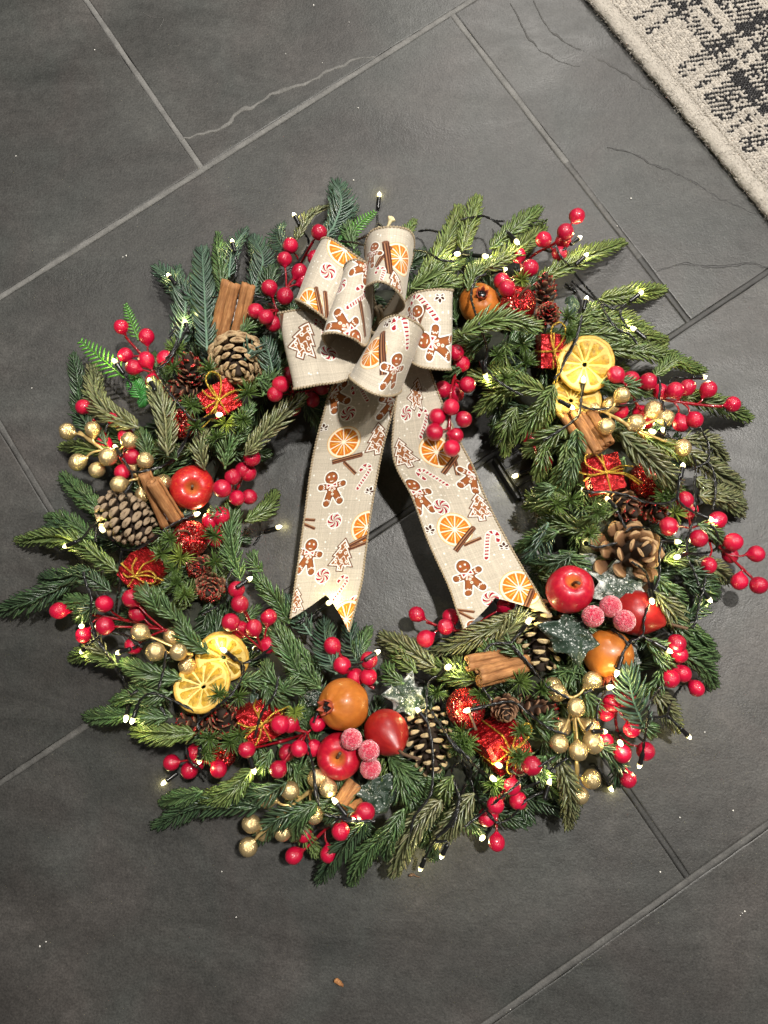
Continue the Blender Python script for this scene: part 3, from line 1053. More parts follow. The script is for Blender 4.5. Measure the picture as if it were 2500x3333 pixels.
# sprigs one can tell apart in the photograph
for row in [
    # upper left
    ('B', (780, 1180), (610, 490), 'D', 1.15), ('B', (1035, 1220), (990, 330), 'D', 1.15), ('B', (1180, 720), (1130, 200), 'B', 1.05),
    ('B', (1440, 720), (1465, 220), 'D', 1.05), ('B', (1230, 560), (1370, 150), 'D', 0.8), ('B', (930, 760), (760, 490), 'D', 0.9),
    ('O', (500, 560), (555, 150), 'D', 1.15), ('O', (180, 640), (450, 350), 'O', 0.85), ('O', (120, 760), (40, 520), 'D', 0.9), ('O', (420, 640), (690, 350), 'D', 0.9),
    ('O', (700, 720), (560, 420), 'B', 0.9), ('A', (720, 800), (670, 190), 'X', 1.0), ('A', (1250, 810), (835, 280), 'O', 1.25),
    ('C', (600, 1190), (590, 880), 'O', 0.95), ('C', (780, 1180), (950, 840), 'B', 1.05), ('C', (1230, 430), (1150, 60), 'D', 0.9), ('C', (1120, 520), (1270, 250), 'B', 1.0),
    ('A', (1000, 1040), (560, 980), 'L', 0.9), ('A', (940, 1560), (570, 1250), 'B', 1.15), ('A', (960, 1640), (720, 1480), 'B', 0.9), ('A', (1350, 1130), (1260, 850), 'B', 0.9),
    ('A', (960, 960), (700, 520), 'X', 1.1), ('C', (820, 1600), (660, 1570), 'B', 0.7), ('C', (350, 1100), (200, 960), 'B', 0.9), ('B', (1560, 760), (1640, 480), 'X', 1.0),
    ('C', (960, 1650), (1230, 1400), 'G', 1.0), ('C', (960, 200), (1080, 60), 'D', .9), ('B', (1330, 1090), (1480, 960), 'B', .9), ('C', (1500, 560), (1650, 800), 'X', 1.0),
    ('C', (900, 870), (1010, 620), 'B', .9), ('C', (1060, 360), (1280, 420), 'B', .9),
    # left and lower left
    ('D', (920, 800), (860, 90), 'B', 1.2), ('D', (1360, 1190), (1070, 790), 'B', 1.05), ('D', (1560, 1560), (1170, 1170), 'B', 1.15), ('D', (350, 1160), (20, 890), 'B', 1.15),
    ('D', (640, 1460), (370, 1150), 'B', 1.05), ('D', (1560, 1300), (1330, 1000), 'D', 0.95), ('D', (1120, 720), (1030, 580), 'B', 0.9),
    ('E', (1060, 720), (190, 440), 'G', 1.2), ('E', (840, 420), (440, 230), 'B', 1.05), ('E', (700, 360), (410, 350), 'X', 0.9), ('E', (660, 800), (20, 1070), 'X', 1.25),
    ('E', (820, 980), (480, 950), 'B', 1.0), ('E', (800, 700), (390, 780), 'X', 1.1), ('E', (1000, 900), (620, 830), 'X', 1.0), ('E', (1060, 1560), (650, 1500), 'G', 1.05),
    ('E', (900, 1000), (700, 1150), 'X', 0.9), ('E', (960, 1480), (880, 1330), 'O', 0.9),
    ('F', (1080, 440), (580, 310), 'B', 1.15), ('F', (640, 760), (230, 780), 'B', 1.05), ('F', (1200, 930), (670, 920), 'G', 1.1), ('F', (900, 680), (480, 640), 'B', 1.0),
    ('F', (1000, 780), (640, 720), 'B', 1.0), ('F', (1000, 560), (700, 560), 'B', 1.0),
    ('G', (900, 840), (420, 1150), 'G', 1.15), ('G', (440, 1040), (80, 1140), 'B', 1.0), ('G', (960, 1180), (50, 1330), 'X', 1.25), ('G', (1200, 960), (850, 1050), 'X', 1.1),
    ('G', (1480, 1130), (1270, 1440), 'B', 1.0), ('G', (1380, 1180), (960, 1450), 'X', 1.1), ('G', (1060, 660), (960, 850), 'B', 0.9), ('G', (1000, 60), (1150, 250), 'B', 1.0),
    ('G', (1150, 130), (1330, 60), 'B', 1.1), ('G', (760, 60), (1000, 40), 'B', 0.9),
    ('H', (700, 860), (260, 1400), 'X', 1.1), ('H', (860, 1000), (540, 1430), 'B', 1.1), ('H', (1350, 700), (930, 1330), 'O', 1.15), ('H', (1640, 640), (1330, 1050), 'O', 1.1),
    ('H', (1010, 780), (790, 1050), 'B', 1.05), ('H', (1000, 900), (850, 1200), 'B', 1.0), ('H', (1450, 480), (1360, 700), 'G', 0.9), ('H', (560, 800), (330, 860), 'X', 0.9),
    # bottom right
    ('I', (1010, 980), (1110, 1600), 'O', 1.05), ('I', (960, 1060), (870, 690), 'B', 0.9), ('I', (900, 1000), (820, 1080), 'B', .9), ('I', (1150, 800), (1000, 1050), 'B', 0.9),
    ('I', (1250, 420), (1330, 620), 'B', .9), ('I', (820, 700), (960, 640), 'B', .9),
    ('J', (620, 390), (850, 730), 'O', 1.1), ('J', (850, 60), (1170, 350), 'B', 1.15), ('J', (880, -60), (1180, 110), 'B', 1.1), ('J', (80, 880), (300, 1230), 'X', 1.0), ('J', (500, 700), (620, 790), 'B', .9),
    ('J', (620, 60), (800, 240), 'B', 0.9), ('J', (700, 200), (560, 420), 'B', .9),
    ('K', (640, 1040), (860, 1370), 'O', 1.05), ('K', (900, 960), (1180, 1060), 'X', 1.0), ('K', (900, 1300), (1080, 1150), 'X', 1.0), ('K', (950, 1330), (1140, 1590), 'B', 1.1), ('K', (1000, 760), (1290, 930), 'O', 1.0),
    ('K', (850, 860), (1150, 980), 'X', 1.1), ('K', (1050, 60), (1410, 330), 'O', 1.0), ('K', (640, 900), (880, 1180), 'B', 1.0), ('K', (780, 1250), (1010, 1480), 'B', 1.0), ('K', (560, 1480), (800, 1620), 'B', 1.0),
    ('K', (1030, 430), (1240, 640), 'B', 1.0), ('K', (720, 760), (900, 720), 'L', .9),
    # right
    ('L', (200, 170), (720, 140), 'L', 1.0), ('L', (0, 220), (1040, 420), 'G', 1.15), ('L', (160, 540), (610, 650), 'B', 1.0), ('L', (820, 640), (1470, 850), 'G', 1.15),
    ('L', (930, 1160), (1400, 1470), 'O', 1.1), ('L', (900, 1040), (1260, 1230), 'O', 1.0), ('L', (1040, 1560), (1420, 1650), 'O', 1.1), ('L', (1000, 1400), (1400, 1580), 'O', 1.0),
    ('L', (550, 1030), (950, 1230), 'L', 0.9), ('L', (640, 480), (1000, 440), 'G', .9), ('L', (300, 900), (460, 1000), 'B', .9), ('L', (160, -40), (560, 100), 'G', 1.0), ('L', (620, 1400), (860, 1600), 'G', .9),
    # upper right
    ('N', (10, 600), (150, 130), 'L', 1.1), ('N', (260, 580), (690, 230), 'G', 1.1), ('N', (220, 760), (730, 400), 'L', 1.15), ('O', (1290, 1030), (1640, 360), 'L', 1.15), ('O', (1160, 900), (1230, 480), 'G', 0.85),
    ('N', (680, 870), (1440, 530), 'L', 1.2), ('W', (1070, 830), (1470, 770), 'L', 1.1), ('N', (1060, 1190), (1280, 1130), 'G', 0.9), ('O', (1210, 1080), (1640, 830), 'G', 1.15), ('O', (1330, 1100), (1659, 1000), 'G', 1.0),
    ('N', (60, 960), (200, 700), 'G', 0.9), ('N', (950, 1290), (1260, 1300), 'G', 1.0), ('N', (1060, 1350), (1640, 1460), 'G', 1.1),
    ('N', (760, 330), (640, 420), 'G', 0.8), ('W', (930, 950), (1480, 1110), 'L', 1.0),
    # inner right
    ('M', (900, 620), (290, 480), 'L', 1.25), ('M', (960, 640), (600, 1040), 'G', 1.15), ('M', (720, 560), (330, 760), 'G', 1.2), ('M', (980, 560), (880, 880), 'G', 1.1), ('M', (640, 760), (540, 1140), 'G', 1.05),
    ('M', (1080, 940), (760, 1140), 'G', 1.15), ('M', (1100, 1060), (1000, 1430), 'G', 1.15), ('M', (1100, 1560), (760, 1640), 'G', 1.1), ('M', (900, 1100), (830, 1380), 'G', 1.0),
    ('M', (420, 120), (150, 330), 'B', 1.0), ('M', (540, 180), (480, 420), 'G', 1.0), ('M', (160, 400), (10, 520), 'B', 0.7), ('M', (1180, 960), (1180, 1200), 'B', 1.0),
    ('M', (1180, 1180), (1060, 1500), 'B', 1.0), ('M', (1000, 1480), (820, 1560), 'B', 1.0), ('M', (240, 200), (60, 140), 'G', .9), ('M', (700, 420), (540, 640), 'B', 1.1),
    ('K', (300, 300), (20, 420), 'G', 1.0), ('V', (330, 60), (80, 160), 'B', 1.0), ('V', (260, 0), (150, 220), 'D', 1.0), ('V', (420, 200), (200, 260), 'X', 1.0),
    # inner bottom
    ('P', (470, 760), (10, 490), 'O', 1.2), ('P', (1260, 260), (500, 600), 'O', 1.2), ('P', (1000, 540), (1300, 250), 'O', 1.1), ('P', (850, 880), (420, 720), 'G', 1.15), ('P', (300, 800), (60, 560), 'G', 1.1),
    ('P', (700, 880), (650, 700), 'G', 1.0), ('P', (180, 900), (20, 760), 'B', 1.0), ('P', (1000, 700), (960, 500), 'B', .9), ('P', (1250, 640), (1080, 420), 'B', 1.0),
    ('U', (260, 420), (40, 60), 'B', 1.15), ('U', (380, 470), (200, 350), 'B', 1.05), ('U', (480, 380), (400, 60), 'D', 1.0), ('U', (740, 440), (560, 60), 'D', 0.95), ('U', (160, 500), (30, 330), 'B', 1.0),
    ('U', (600, 300), (680, 100), 'B', 0.9),
]:
    spx(*row)


def cedar(tag, b, t, z, col, width=0.006):
    """flat scaly frond"""
    pb, pt = S(tag, *b), S(tag, *t)
    P0, P1 = at(*pb, z[0]), at(*pt, z[1])
    C = catmull([P0, (P0 + P1) / 2 + [0, 0, 0.004], P1], 24)
    T, Nn, Bb = frames_along(C)
    mb = MB()
    mb.add(tube(C, np.linspace(0.0012, 0.0005, 24), 5), np.array(col) * 0.8)
    for k in range(2, 24, 2):
        w = 1.25 * width * math.sin(math.pi * (0.12 + 0.88 * (1 - k / 24.0)) * 0.62)
        up = np.array([0, 0, 1.0])
        sd = np.cross(T[k], up)
        sd /= np.linalg.norm(sd)
        for s in (-1, 1):
            d = sd * s * 0.82 + T[k] * 0.6
            Q = np.array([C[k] + d * w * f + up * 0.0008 * math.sin(f * 3) for f in (0, 0.35, 0.7, 1.0)])
            mb.add(tube(Q, [0.0006, 0.0010, 0.0009, 0.0003], 5), np.array(col) * rng.uniform(0.8, 1.2))
    fo = obj('cedar_frond', mb.mesh('cedar_frond', M['needles'], True, WB), wreath)
    solid(mb.verts(), mb.faces())


cedar('A', (1120, 360), (720, 25), (0.05, 0.035), (0.10, 0.30, 0.035), 0.010)
cedar('A', (1300, 560), (1180, 330), (0.05, 0.045), (0.06, 0.26, 0.05), 0.009)
cedar('B', (420, 1130), (300, 800), (0.045, 0.03), (0.09, 0.24, 0.04), 0.006)
cedar('O', (640, 620), (890, 385), (0.05, 0.04), (0.09, 0.24, 0.035), 0.007)
cedar('O', (560, 700), (700, 620), (0.05, 0.04), (0.05, 0.2, 0.035), 0.007)
cedar('A', (1400, 480), (1250, 600), (0.055, 0.045), (0.04, 0.20, 0.04), 0.008)


def tuft(tag, p, r=0.014, z=None, col=(0.085, 0.135, 0.028), n=46, tilt=(0, 0, 1), dz=0.008, reg=False):
    px = S(tag, *p)
    if z is None:
        z = max(zr(px) - 0.006, min(0.10, drape(px, 8, 0.55))) + dz if BVH[0] else zr(px) + dz
    P0 = at(*px, z)
    mb_n = n
    ax = frame(np.asarray(tilt, float) + rng.normal(0, 0.2, 3))
    th = rng.uniform(0, 2 * math.pi, mb_n)
    ph = np.arccos(rng.uniform(0.05, 1, mb_n))
    d = np.stack([np.sin(ph) * np.cos(th), np.sin(ph) * np.sin(th), np.cos(ph)], 1) @ ax.T
    t = d + np.array([0, 0, 0.25])
    up = np.cross(d, [0.2, 0.9, 0.1])
    up /= np.linalg.norm(up, axis=1)[:, None]
    V, F = needle_geo(np.repeat(P0[None], mb_n, 0) + d * 0.001, d, t, r * rng.uniform(0.7, 1.1, mb_n), np.full(mb_n, 0.00062), up, 0.4)
    cj = np.array(col)[None] * rng.uniform(0.7, 1.3, (mb_n, 1))
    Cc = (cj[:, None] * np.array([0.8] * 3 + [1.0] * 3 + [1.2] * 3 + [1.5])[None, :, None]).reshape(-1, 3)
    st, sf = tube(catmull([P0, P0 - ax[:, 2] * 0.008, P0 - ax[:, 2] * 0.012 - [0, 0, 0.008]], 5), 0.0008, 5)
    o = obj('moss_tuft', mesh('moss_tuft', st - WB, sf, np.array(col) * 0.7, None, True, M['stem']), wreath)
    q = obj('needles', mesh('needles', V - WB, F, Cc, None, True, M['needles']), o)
    q['kind'] = 'stuff'
    if reg:
        solid(V, F)


BVH[0] = make_bvh()

# ------------------------------------------------------------------ berries on picks
_bp = [(0.0, -1.0)] + [(math.sin(a), -math.cos(a)) for a in np.linspace(0.25, 2.55, 11)] + [(0.42, 0.93), (0.27, 1.07), (0.17, 1.22), (0.0, 1.26)]
BV, BF = lathe(_bp, 20)
def berry_shape(k):
    rr = np.linalg.norm(BV, axis=1)
    V = BV * (1 + 0.018 * smooth_noise(BV, 1.6, 40 + k) + 0.010 * smooth_noise(BV, 4.5, 60 + k))[:, None]
    q = np.random.default_rng(k).normal(size=3)
    q /= np.linalg.norm(q)
    dent = np.clip((V @ q) - 0.86, 0, 1)
    return V - q[None] * (dent * 0.8)[:, None]


BERRY = {c: [mesh('berry', berry_shape(k + (20 if c == 'gold' else 0)), BF, None, None, True, M[c]) for k in range(7)] for c in ('red', 'gold')}
GROUPS = {'red': 'red berry picks in the wreath', 'gold': 'gold berry picks in the wreath'}


def pick(kind, label, root, path, berries, R=0.0072, zroot=None):
    """root and path: points of the main stem; berries: (tag, x, y[, height])"""
    rt = S(*root[:3])
    z0 = zroot if zroot is not None else max(0.03, zr(rt) - 0.01)
    ro = at(*rt, z0)
    T_ = thing(kind + '_berry_pick', label, 'berry pick', ro, None, GROUPS[kind])
    pts = []
    for b in berries:
        px = S(*b[:3])
        if len(b) > 3 and b[3] != 'h':
            z = b[3]
        elif len(b) > 3:
            z = max(0.03, zr(px) - 0.008)
        else:
            z = min(0.098, max(0.044, zr(px) + 0.004, drape(px, 18, 0.75) + 0.001))
        pts.append(at(*px, z))
    mp = [ro]
    for p in path:
        px = S(*p[:3])
        z = p[3] if len(p) > 3 else max(0.036, min(0.085, drape(px, 6, 0.8) + 0.0015, ))
        mp.append(at(*px, z))
    if len(mp) == 1:
        mp.append((ro + np.mean(pts, 0)) / 2)
    main = catmull(mp, 40)
    mb = MB()
    rad = 0.00105 if kind == 'red' else 0.0012
    knob = 1 + 0.35 * np.maximum(0, smooth_noise(main, 260, 5))
    mb.add(tube(main - ro, rad * 1.15 * knob, 7))
    for P in pts:
        d = np.linalg.norm(main - P, axis=1)
        i = int(np.argmin(d))
        j = max(0, i - int(0.6 * d[i] / (np.linalg.norm(main[-1] - main[0]) / 40 + 1e-6)))
        A = main[j]
        v = A - P
        ln = np.linalg.norm(v) + 1e-9
        v = v / ln
        end = P + v * R * 1.05
        tang = main[min(39, j + 2)] - main[max(0, j - 2)]
        tang /= np.linalg.norm(tang) + 1e-9
        if ln > R * 1.3:
            mid = A * 0.5 + end * 0.5 + tang * ln * 0.08 + np.array([0, 0, 0.001])
            Q = catmull([A, mid, end], 10)
            mb.add(tube(Q - ro, np.linspace(rad * 0.9, rad * 0.8, 10), 6))
        rr = R * rng.uniform(0.93, 1.07)
        Rm = frame(v, rng.uniform(0, 6))
        obj('berry', BERRY[kind][int(rng.integers(7))], T_, P - ro, Rm, rr * np.array([[1, rng.uniform(0.95, 1.03), rng.uniform(0.96, 1.06)]]))
        solid(BV * rr @ Rm.T + P, BF)
    obj('stem', mb.mesh('stem', M[kind + 'stem']), T_)
    return T_


def berries(tag, *pts):
    return [(tag, *p) for p in pts]


pick('red', 'red berry pick beside the bright green fern at upper left', ('B', 560, 1430), [('B', 470, 1290), ('B', 300, 1095)],
     berries('B', (262, 1006), (490, 1093), (300, 1262), (370, 1372), (488, 1305, 0.062), (660, 1293), (555, 1500, 'h')))
pick('red', 'red berry pick tangled behind the gold berries on the far left', ('A', 1110, 1130), [('A', 1020, 960), ('A', 835, 730)],
     berries('A', (750, 622), (1040, 730, 0.058), (1135, 880, 0.060), (935, 950, 0.056), (1190, 1070, 'h'), (1100, 1210, 'h')))
pick('red', 'red berry pick sticking into the hollow right of the striped apple', ('C', 860, 1440), [('C', 905, 1330), ('C', 985, 1180)],
     berries('C', (1025, 1080, 0.066), (850, 1250), (945, 1190, 0.055), (988, 1215, 0.052), (755, 1355), (890, 1440), (1000, 1430, 0.056)))
pick('red', 'small red berry pick half hidden between striped apple and green sprig', ('D', 720, 360), [('D', 740, 300)],
     berries('D', (650, 262, 0.062), (745, 215, 'h'), (700, 420, 'h')))
pick('red', 'red berry pick below the two glittered cones on the left inner rim', ('D', 1120, 1430), [('D', 1080, 1330), ('D', 980, 1130)],
     berries('D', (884, 880), (915, 1012), (832, 1178), (918, 1240, 0.058), (1040, 1228), (1175, 1130), (1170, 1380, 0.060), (1290, 1420, 'h')))
pick('red', 'long red berry pick reaching left over bare slate under the gift box', ('E', 1500, 1250), [('E', 1190, 1170), ('E', 640, 1075, 0.047)],
     berries('E', (530, 1072, 0.050), (940, 1010, 'h'), (1240, 1090, 0.058), (943, 1210), (752, 1292, 0.046), (1205, 1385, 'h'), (1180, 960, 'h')))
pick('red', 'dark red berry pick at the lower left outer rim beside two lamps', ('G', 560, 800), [('G', 330, 740, 0.04)],
     berries('G', (160, 780, 0.040), (365, 690, 0.042), (322, 850, 0.036), (385, 790, 0.036), (585, 840, 'h')))
pick('red', 'red berry pick lying across the lower left gift box', ('G', 1390, 510), [('G', 1200, 575), ('G', 930, 645)],
     berries('G', (840, 662), (1225, 430, 0.080), (1140, 437, 0.086), (1310, 655), (1205, 690, 0.066), (1440, 650, 0.062), (1122, 842), (1475, 430, 0.07)))
pick('red', 'red berry pick at the bottom edge below the gold berries', ('H', 480, 860), [('H', 330, 945, 0.045), ('H', 100, 1160, 0.045)],
     berries('H', (20, 1202, 0.050), (332, 1190, 0.047), (440, 985), (112, 1012, 0.046), (660, 810, 'h')))
pick('red', 'red berry pick above the orange pomegranate at the bottom', ('U', 720, 470), [('U', 600, 390), ('U', 500, 250)],
     berries('U', (453, 200), (515, 325), (682, 395), (685, 290, 0.07), (600, 400, 'h')))
pick('red', 'red berry pick lying in the hollow under the right ribbon tail', ('P', 780, 420), [('P', 640, 420, 0.04), ('P', 380, 345, 0.038)],
     berries('P', (293, 277, 0.042), (555, 387, 0.046), (373, 495, 0.046), (600, 300, 0.032), (1098, 190, 0.042), (740, 470, 0.035)))
pick('red', 'red berry pick crossed by black wires below the lower right gift box', ('I', 640, 1080), [('I', 590, 1220), ('I', 470, 1500), ('S', 1616, 2690, 0.045)],
     berries('I', (600, 1272), (450, 1440), (655, 1400, 0.050), (372, 1550, 0.042), (780, 1085), (630, 1095, 0.062)) + [('S', 1617, 2742, 0.045)])
pick('red', 'red berry pick beside the gold berries at lower right with one dangling berry', ('J', 300, 560), [('J', 290, 700), ('J', 370, 1050, 0.05)],
     berries('J', (250, 522, 0.070), (200, 600, 0.064), (432, 752), (347, 975), (558, 952, 0.05), (397, 1208, 0.048), (195, 868, 0.06), (390, 480, 'h')))
pick('red', 'red berry pick on the right rim near the orange pomegranate', ('J', 800, 170), [('J', 860, 215), ('J', 950, 310, 0.05)],
     berries('K', (838, 1505), (865, 1605)) + berries('J', (780, 302), (890, 255, 0.056), (1010, 387, 0.05), (790, 195, 0.055)))
pick('red', 'red berry pick reaching out past the frame edge on the far right', ('K', 1120, 565), [('K', 1235, 650, 0.05), ('K', 1510, 910, 0.046)],
     berries('K', (1347, 592, 0.058), (1552, 700, 0.05), (1318, 712, 0.043), (1402, 948, 0.045), (1575, 982, 0.048), (1127, 803), (1035, 560)))
pick('red', 'red berry pick above the open brown pine cone beside a lit lamp', ('K', 960, 470), [('K', 950, 400), ('K', 920, 300)],
     berries('K', (912, 218), (950, 305, 0.06), (1205, 395, 0.055), (765, 450)))
pick('red', 'red berry pick jutting right from beside the large orange slice', ('L', 700, 690), [('L', 900, 720, 0.058), ('L', 1090, 745, 0.056), ('L', 1250, 755, 0.055)],
     berries('L', (1342, 735, 0.056), (1122, 600, 0.060), (935, 585, 0.062), (822, 612, 0.072), (1000, 875, 0.062), (880, 905, 0.054), (690, 620, 0.062)))
pick('red', 'red berry pick tucked under the orange slices and gold berries', ('L', 420, 640), [('L', 380, 560)],
     berries('L', (292, 468), (425, 512, 0.066), (585, 530), (325, 800, 0.056), (510, 812, 0.055), (567, 885, 0.056)))
pick('red', 'red berry pick at the top right pointing up over bare slate', ('N', 520, 830), [('N', 640, 650), ('N', 860, 520, 0.06), ('N', 940, 430, 0.06)],
     berries('N', (1045, 285, 0.058), (942, 430, 0.062), (745, 497, 0.066), (888, 625), (920, 510, 0.045), (622, 755), (415, 935), (370, 870, 0.066), (520, 640, 'h')))
pick('red', 'long red berry pick hanging over the upper edge of the right ribbon tail', ('M', 100, 420, 0.05), [('M', 50, 620, 0.085), ('M', 35, 900, 0.085), ('M', 30, 1050, 0.083)],
     [('M', 95, 270, 0.085), ('M', 145, 370, 0.072), ('M', 197, 560, 0.086), ('M', 95, 640, 0.068), ('M', 50, 760, 0.094), ('M', 165, 870, 0.086), ('M', 92, 1018, 0.082), ('M', 57, 1130, 0.092)] +
     [('T', 1252, 35, 0.084), ('T', 1217, 207, 0.088), ('T', 1198, 305, 0.088)])
pick('red', 'red berry pick at the top left above the bow', ('O', 90, 1080), [('O', 180, 920), ('O', 330, 650, 0.075)],
     berries('O', (385, 570, 0.082), (125, 690), (72, 812), (350, 800, 0.062), (205, 925, 0.066), (245, 1015, 0.062), (77, 1145)))
pick('red', 'red berry pick between the upper cinnamon sticks and the bow', ('Q', 200, 900), [('Q', 150, 860)],
     berries('Q', (150, 755), (62, 903), (128, 940), (175, 985, 0.075)))
pick('red', 'red berry pick below the lower left bow loop', ('Q', 300, 1440), [('Q', 330, 1420, 0.055), ('Q', 430, 1420, 0.055)],
     berries('Q', (222, 1370), (185, 1430), (420, 1468, 0.058), (482, 1385, 0.062), (285, 1310, 0.07), (300, 1520, 'h')))
pick('red', 'few red berries buried in the needles at the inner right', ('M', 820, 1180), [('M', 800, 1120)],
     berries('M', (765, 1045, 0.038), (885, 1260, 0.040), (950, 810, 0.05)))

pick('gold', 'gold berry pick at the far left edge above the grey brown pine cone', ('A', 1250, 1270), [('A', 1080, 1140), ('A', 930, 1010, 0.066), ('A', 715, 850, 0.06)],
     berries('A', (605, 842, 0.060), (832, 822, 0.066), (1168, 925, 0.078), (970, 1072, 0.078), (700, 1117, 0.064), (875, 1190, 0.070), (1307, 1102, 0.082), (1070, 1317), (1185, 1130, 0.066), (1470, 1300, 0.064), (1285, 1410, 0.062)), 0.0073)
pick('gold', 'gold berry pick left of the two lower orange slices', ('D', 480, 1470), [('D', 280, 1370), ('D', 120, 1310)],
     berries('D', (18, 1267), (155, 1442), (362, 1445), (312, 1305, 0.07), (442, 1570, 0.066)), 0.0073)
pick('gold', 'gold berry pick right of the upper orange slices and cinnamon sticks', ('L', 200, 810), [('L', 330, 880), ('L', 450, 965), ('L', 530, 1025)],
     berries('L', (345, 652), (250, 745, 0.070), (627, 787), (738, 858, 0.084), (470, 905), (590, 1085, 0.066), (892, 1127), (770, 1105, 0.060), (205, 935), (100, 790, 0.06)), 0.0072)
pick('gold', 'gold berry pick hanging down at the lower right rim', ('I', 1150, 470), [('I', 1160, 720), ('I', 1180, 1050), ('I', 1190, 1260, 0.06)],
     berries('I', (1177, 562), (1040, 740, 0.066), (1300, 732, 0.070), (1022, 885), (1327, 882), (1197, 955, 0.090), (1312, 1207, 0.058), (1210, 1352, 0.058), (1005, 425, 0.072), (1322, 322, 0.072), (965, 370, 0.066)), 0.0076)
pick('gold', 'gold berry pick pointing out over the lower left rim', ('G', 1560, 910), [('G', 1440, 1010), ('G', 1240, 1170, 0.068), ('G', 1080, 1320, 0.060), ('G', 930, 1450, 0.055)],
     berries('G', (1020, 1107, 0.066), (1232, 1032, 0.070), (877, 1330, 0.058), (1000, 1405, 0.046), (1162, 1410, 0.058), (1447, 1252, 0.066), (852, 1542, 0.052), (1572, 1012, 0.076), (1470, 920, 0.07)), 0.0075)

# ------------------------------------------------------------------ fruit
APPLE = [(0, -0.80), (0.25, -0.87), (0.5, -0.84), (0.74, -0.66), (0.92, -0.36), (1.0, 0.0), (0.985, 0.28), (0.9, 0.55), (0.74, 0.76), (0.55, 0.86), (0.38, 0.86), (0.24, 0.77), (0.12, 0.62), (0.04, 0.53), (0, 0.52)]
PEAR = [(0, -0.92), (0.3, -0.93), (0.6, -0.8), (0.86, -0.5), (0.99, -0.12), (0.99, 0.2), (0.88, 0.55), (0.68, 0.86), (0.46, 1.1), (0.29, 1.27), (0.20, 1.36), (0.12, 1.40), (0.05, 1.36), (0, 1.33)]
POME = [(0, -0.86), (0.3, -0.86), (0.62, -0.74), (0.88, -0.44), (1.0, -0.05), (0.97, 0.3), (0.82, 0.62), (0.58, 0.83), (0.36, 0.92), (0.26, 0.97), (0.23, 1.02)]


def smooth_prof(p, n=40):
    return np.maximum(catmull([(x, y, 0) for x, y in p], n)[:, :2], [[0, -9]])


def wob_apple(a, prof):
    return 1 + 0.022 * np.cos(5 * a + 0.4)[None] * np.clip(np.abs(prof[:, 1:2]), 0.2, 1) + 0.015 * np.cos(2 * a + 1)[None]


def fruit(name, label, cat, c, R, axis, kind, mat, z=None, stem=None, spin=0.0, group=None):
    px = S(*c)
    z = max(zr(px) * 0.8 + R * 0.55, 0.05) if z is None else z
    P = at(*px, z)
    Rm = frame(axis, spin)
    T_ = thing(name, label, cat, P, Rm, group)
    prof = {'apple': APPLE, 'pear': PEAR, 'pome': POME}[kind]
    V, F = lathe(smooth_prof(prof), 40, wob_apple if kind != 'pear' else None)
    if kind == 'pome':
        V = V * (1 + 0.03 * smooth_noise(V, 2.2, int(R * 1e5) % 97))[:, None]
    obj('body', mesh('body', V * R, F, None, None, True, mat), T_)
    solid(V * R @ Rm.T + P, F)
    if kind == 'pome':
        mb = MB()
        cr, cf = lathe([(0.22, 0.93), (0.27, 1.0), (0.26, 1.1), (0.285, 1.2), (0.25, 1.22), (0.215, 1.12), (0.19, 1.0)], 24, lambda a, p: 1 + 0.12 * np.cos(6 * a)[None] * np.clip((p[:, 1:2] - 0.95) * 4, 0, 1))
        mb.add((cr * R, cf))
        obj('calyx', mb.mesh('calyx', M['calyx']), T_)
        mb = MB()
        mb.add(lathe([(0, 0.98 * R), (0.21 * R, 0.99 * R), (0.2 * R, 1.06 * R), (0.1 * R, 1.1 * R), (0, 1.12 * R)], 12))
        for k in range(12):
            a = rng.uniform(0, 6.28)
            q = rng.uniform(0.03, 0.17) * R
            mb.add(tube([[q * math.cos(a), q * math.sin(a), R * 1.0], [q * math.cos(a) * 1.1, q * math.sin(a) * 1.1, R * rng.uniform(1.12, 1.22)]], [0.0009, 0.0005], 5))
        obj('stamens', mb.mesh('stamens', M['black']), T_)
    elif stem is not None:
        Q = catmull(np.array(stem) * R, 10)
        sv = tube(Q, np.linspace(0.0011, 0.0013, 10) * (R / 0.018), 7)
        mb = MB()
        mb.add(sv)
        obj('stalk', mb.mesh('stalk', M['twig']), T_)
        solid(sv[0] @ Rm.T + P, sv[1])
    return T_


fruit('apple', 'red streaked apple on the left beside the cinnamon sticks', 'apple', ('C', 481, 1345), 0.0186, (0.30, -0.18, 0.92), 'apple', M['apple_striped'], 0.066, [(0, 0, 0.5), (0.0, 0.0, 0.75), (0.08, 0.02, 0.98)], 0.4, 'toy apples in the wreath')
fruit('apple', 'glossy crimson apple beside the right ribbon tail end', 'apple', ('V', 398, 432), 0.0190, (0.03, 0.40, 0.90), 'apple', M['apple_red'], 0.080, [(0, 0, 0.5), (0.02, 0.08, 0.85), (0.22, 0.22, 1.25)], 1.2, 'toy apples in the wreath')
fruit('apple', 'crimson apple at the bottom under the orange pomegranate', 'apple', ('H', 428, 305), 0.0182, (-0.02, 0.02, 0.99), 'apple', M['apple_red'], 0.066, [(0, 0, 0.5), (0.05, -0.06, 0.85), (0.14, -0.30, 1.15)], 2.2, 'toy apples in the wreath')
fruit('pear', 'dull red pear with stalk at the bottom above the frosted leaf', 'pear', ('H', 845, 85), 0.0178, (0.42, -0.46, 0.68), 'pear', M['pear'], 0.070, [(0, 0, 1.3), (0.1, -0.06, 1.7), (0.5, -0.3, 2.25)], 0.0, 'toy pears in the wreath')
fruit('pear', 'dark red pear half hidden behind the right sugared berries', 'pear', ('K', 455, 1225), 0.0185, (0.80, -0.28, 0.30), 'pear', M['pear'], 0.064, [(0, 0, 1.3), (0.02, 0.1, 1.7), (0.05, 0.1, 2.3)], 0.5, 'toy pears in the wreath')
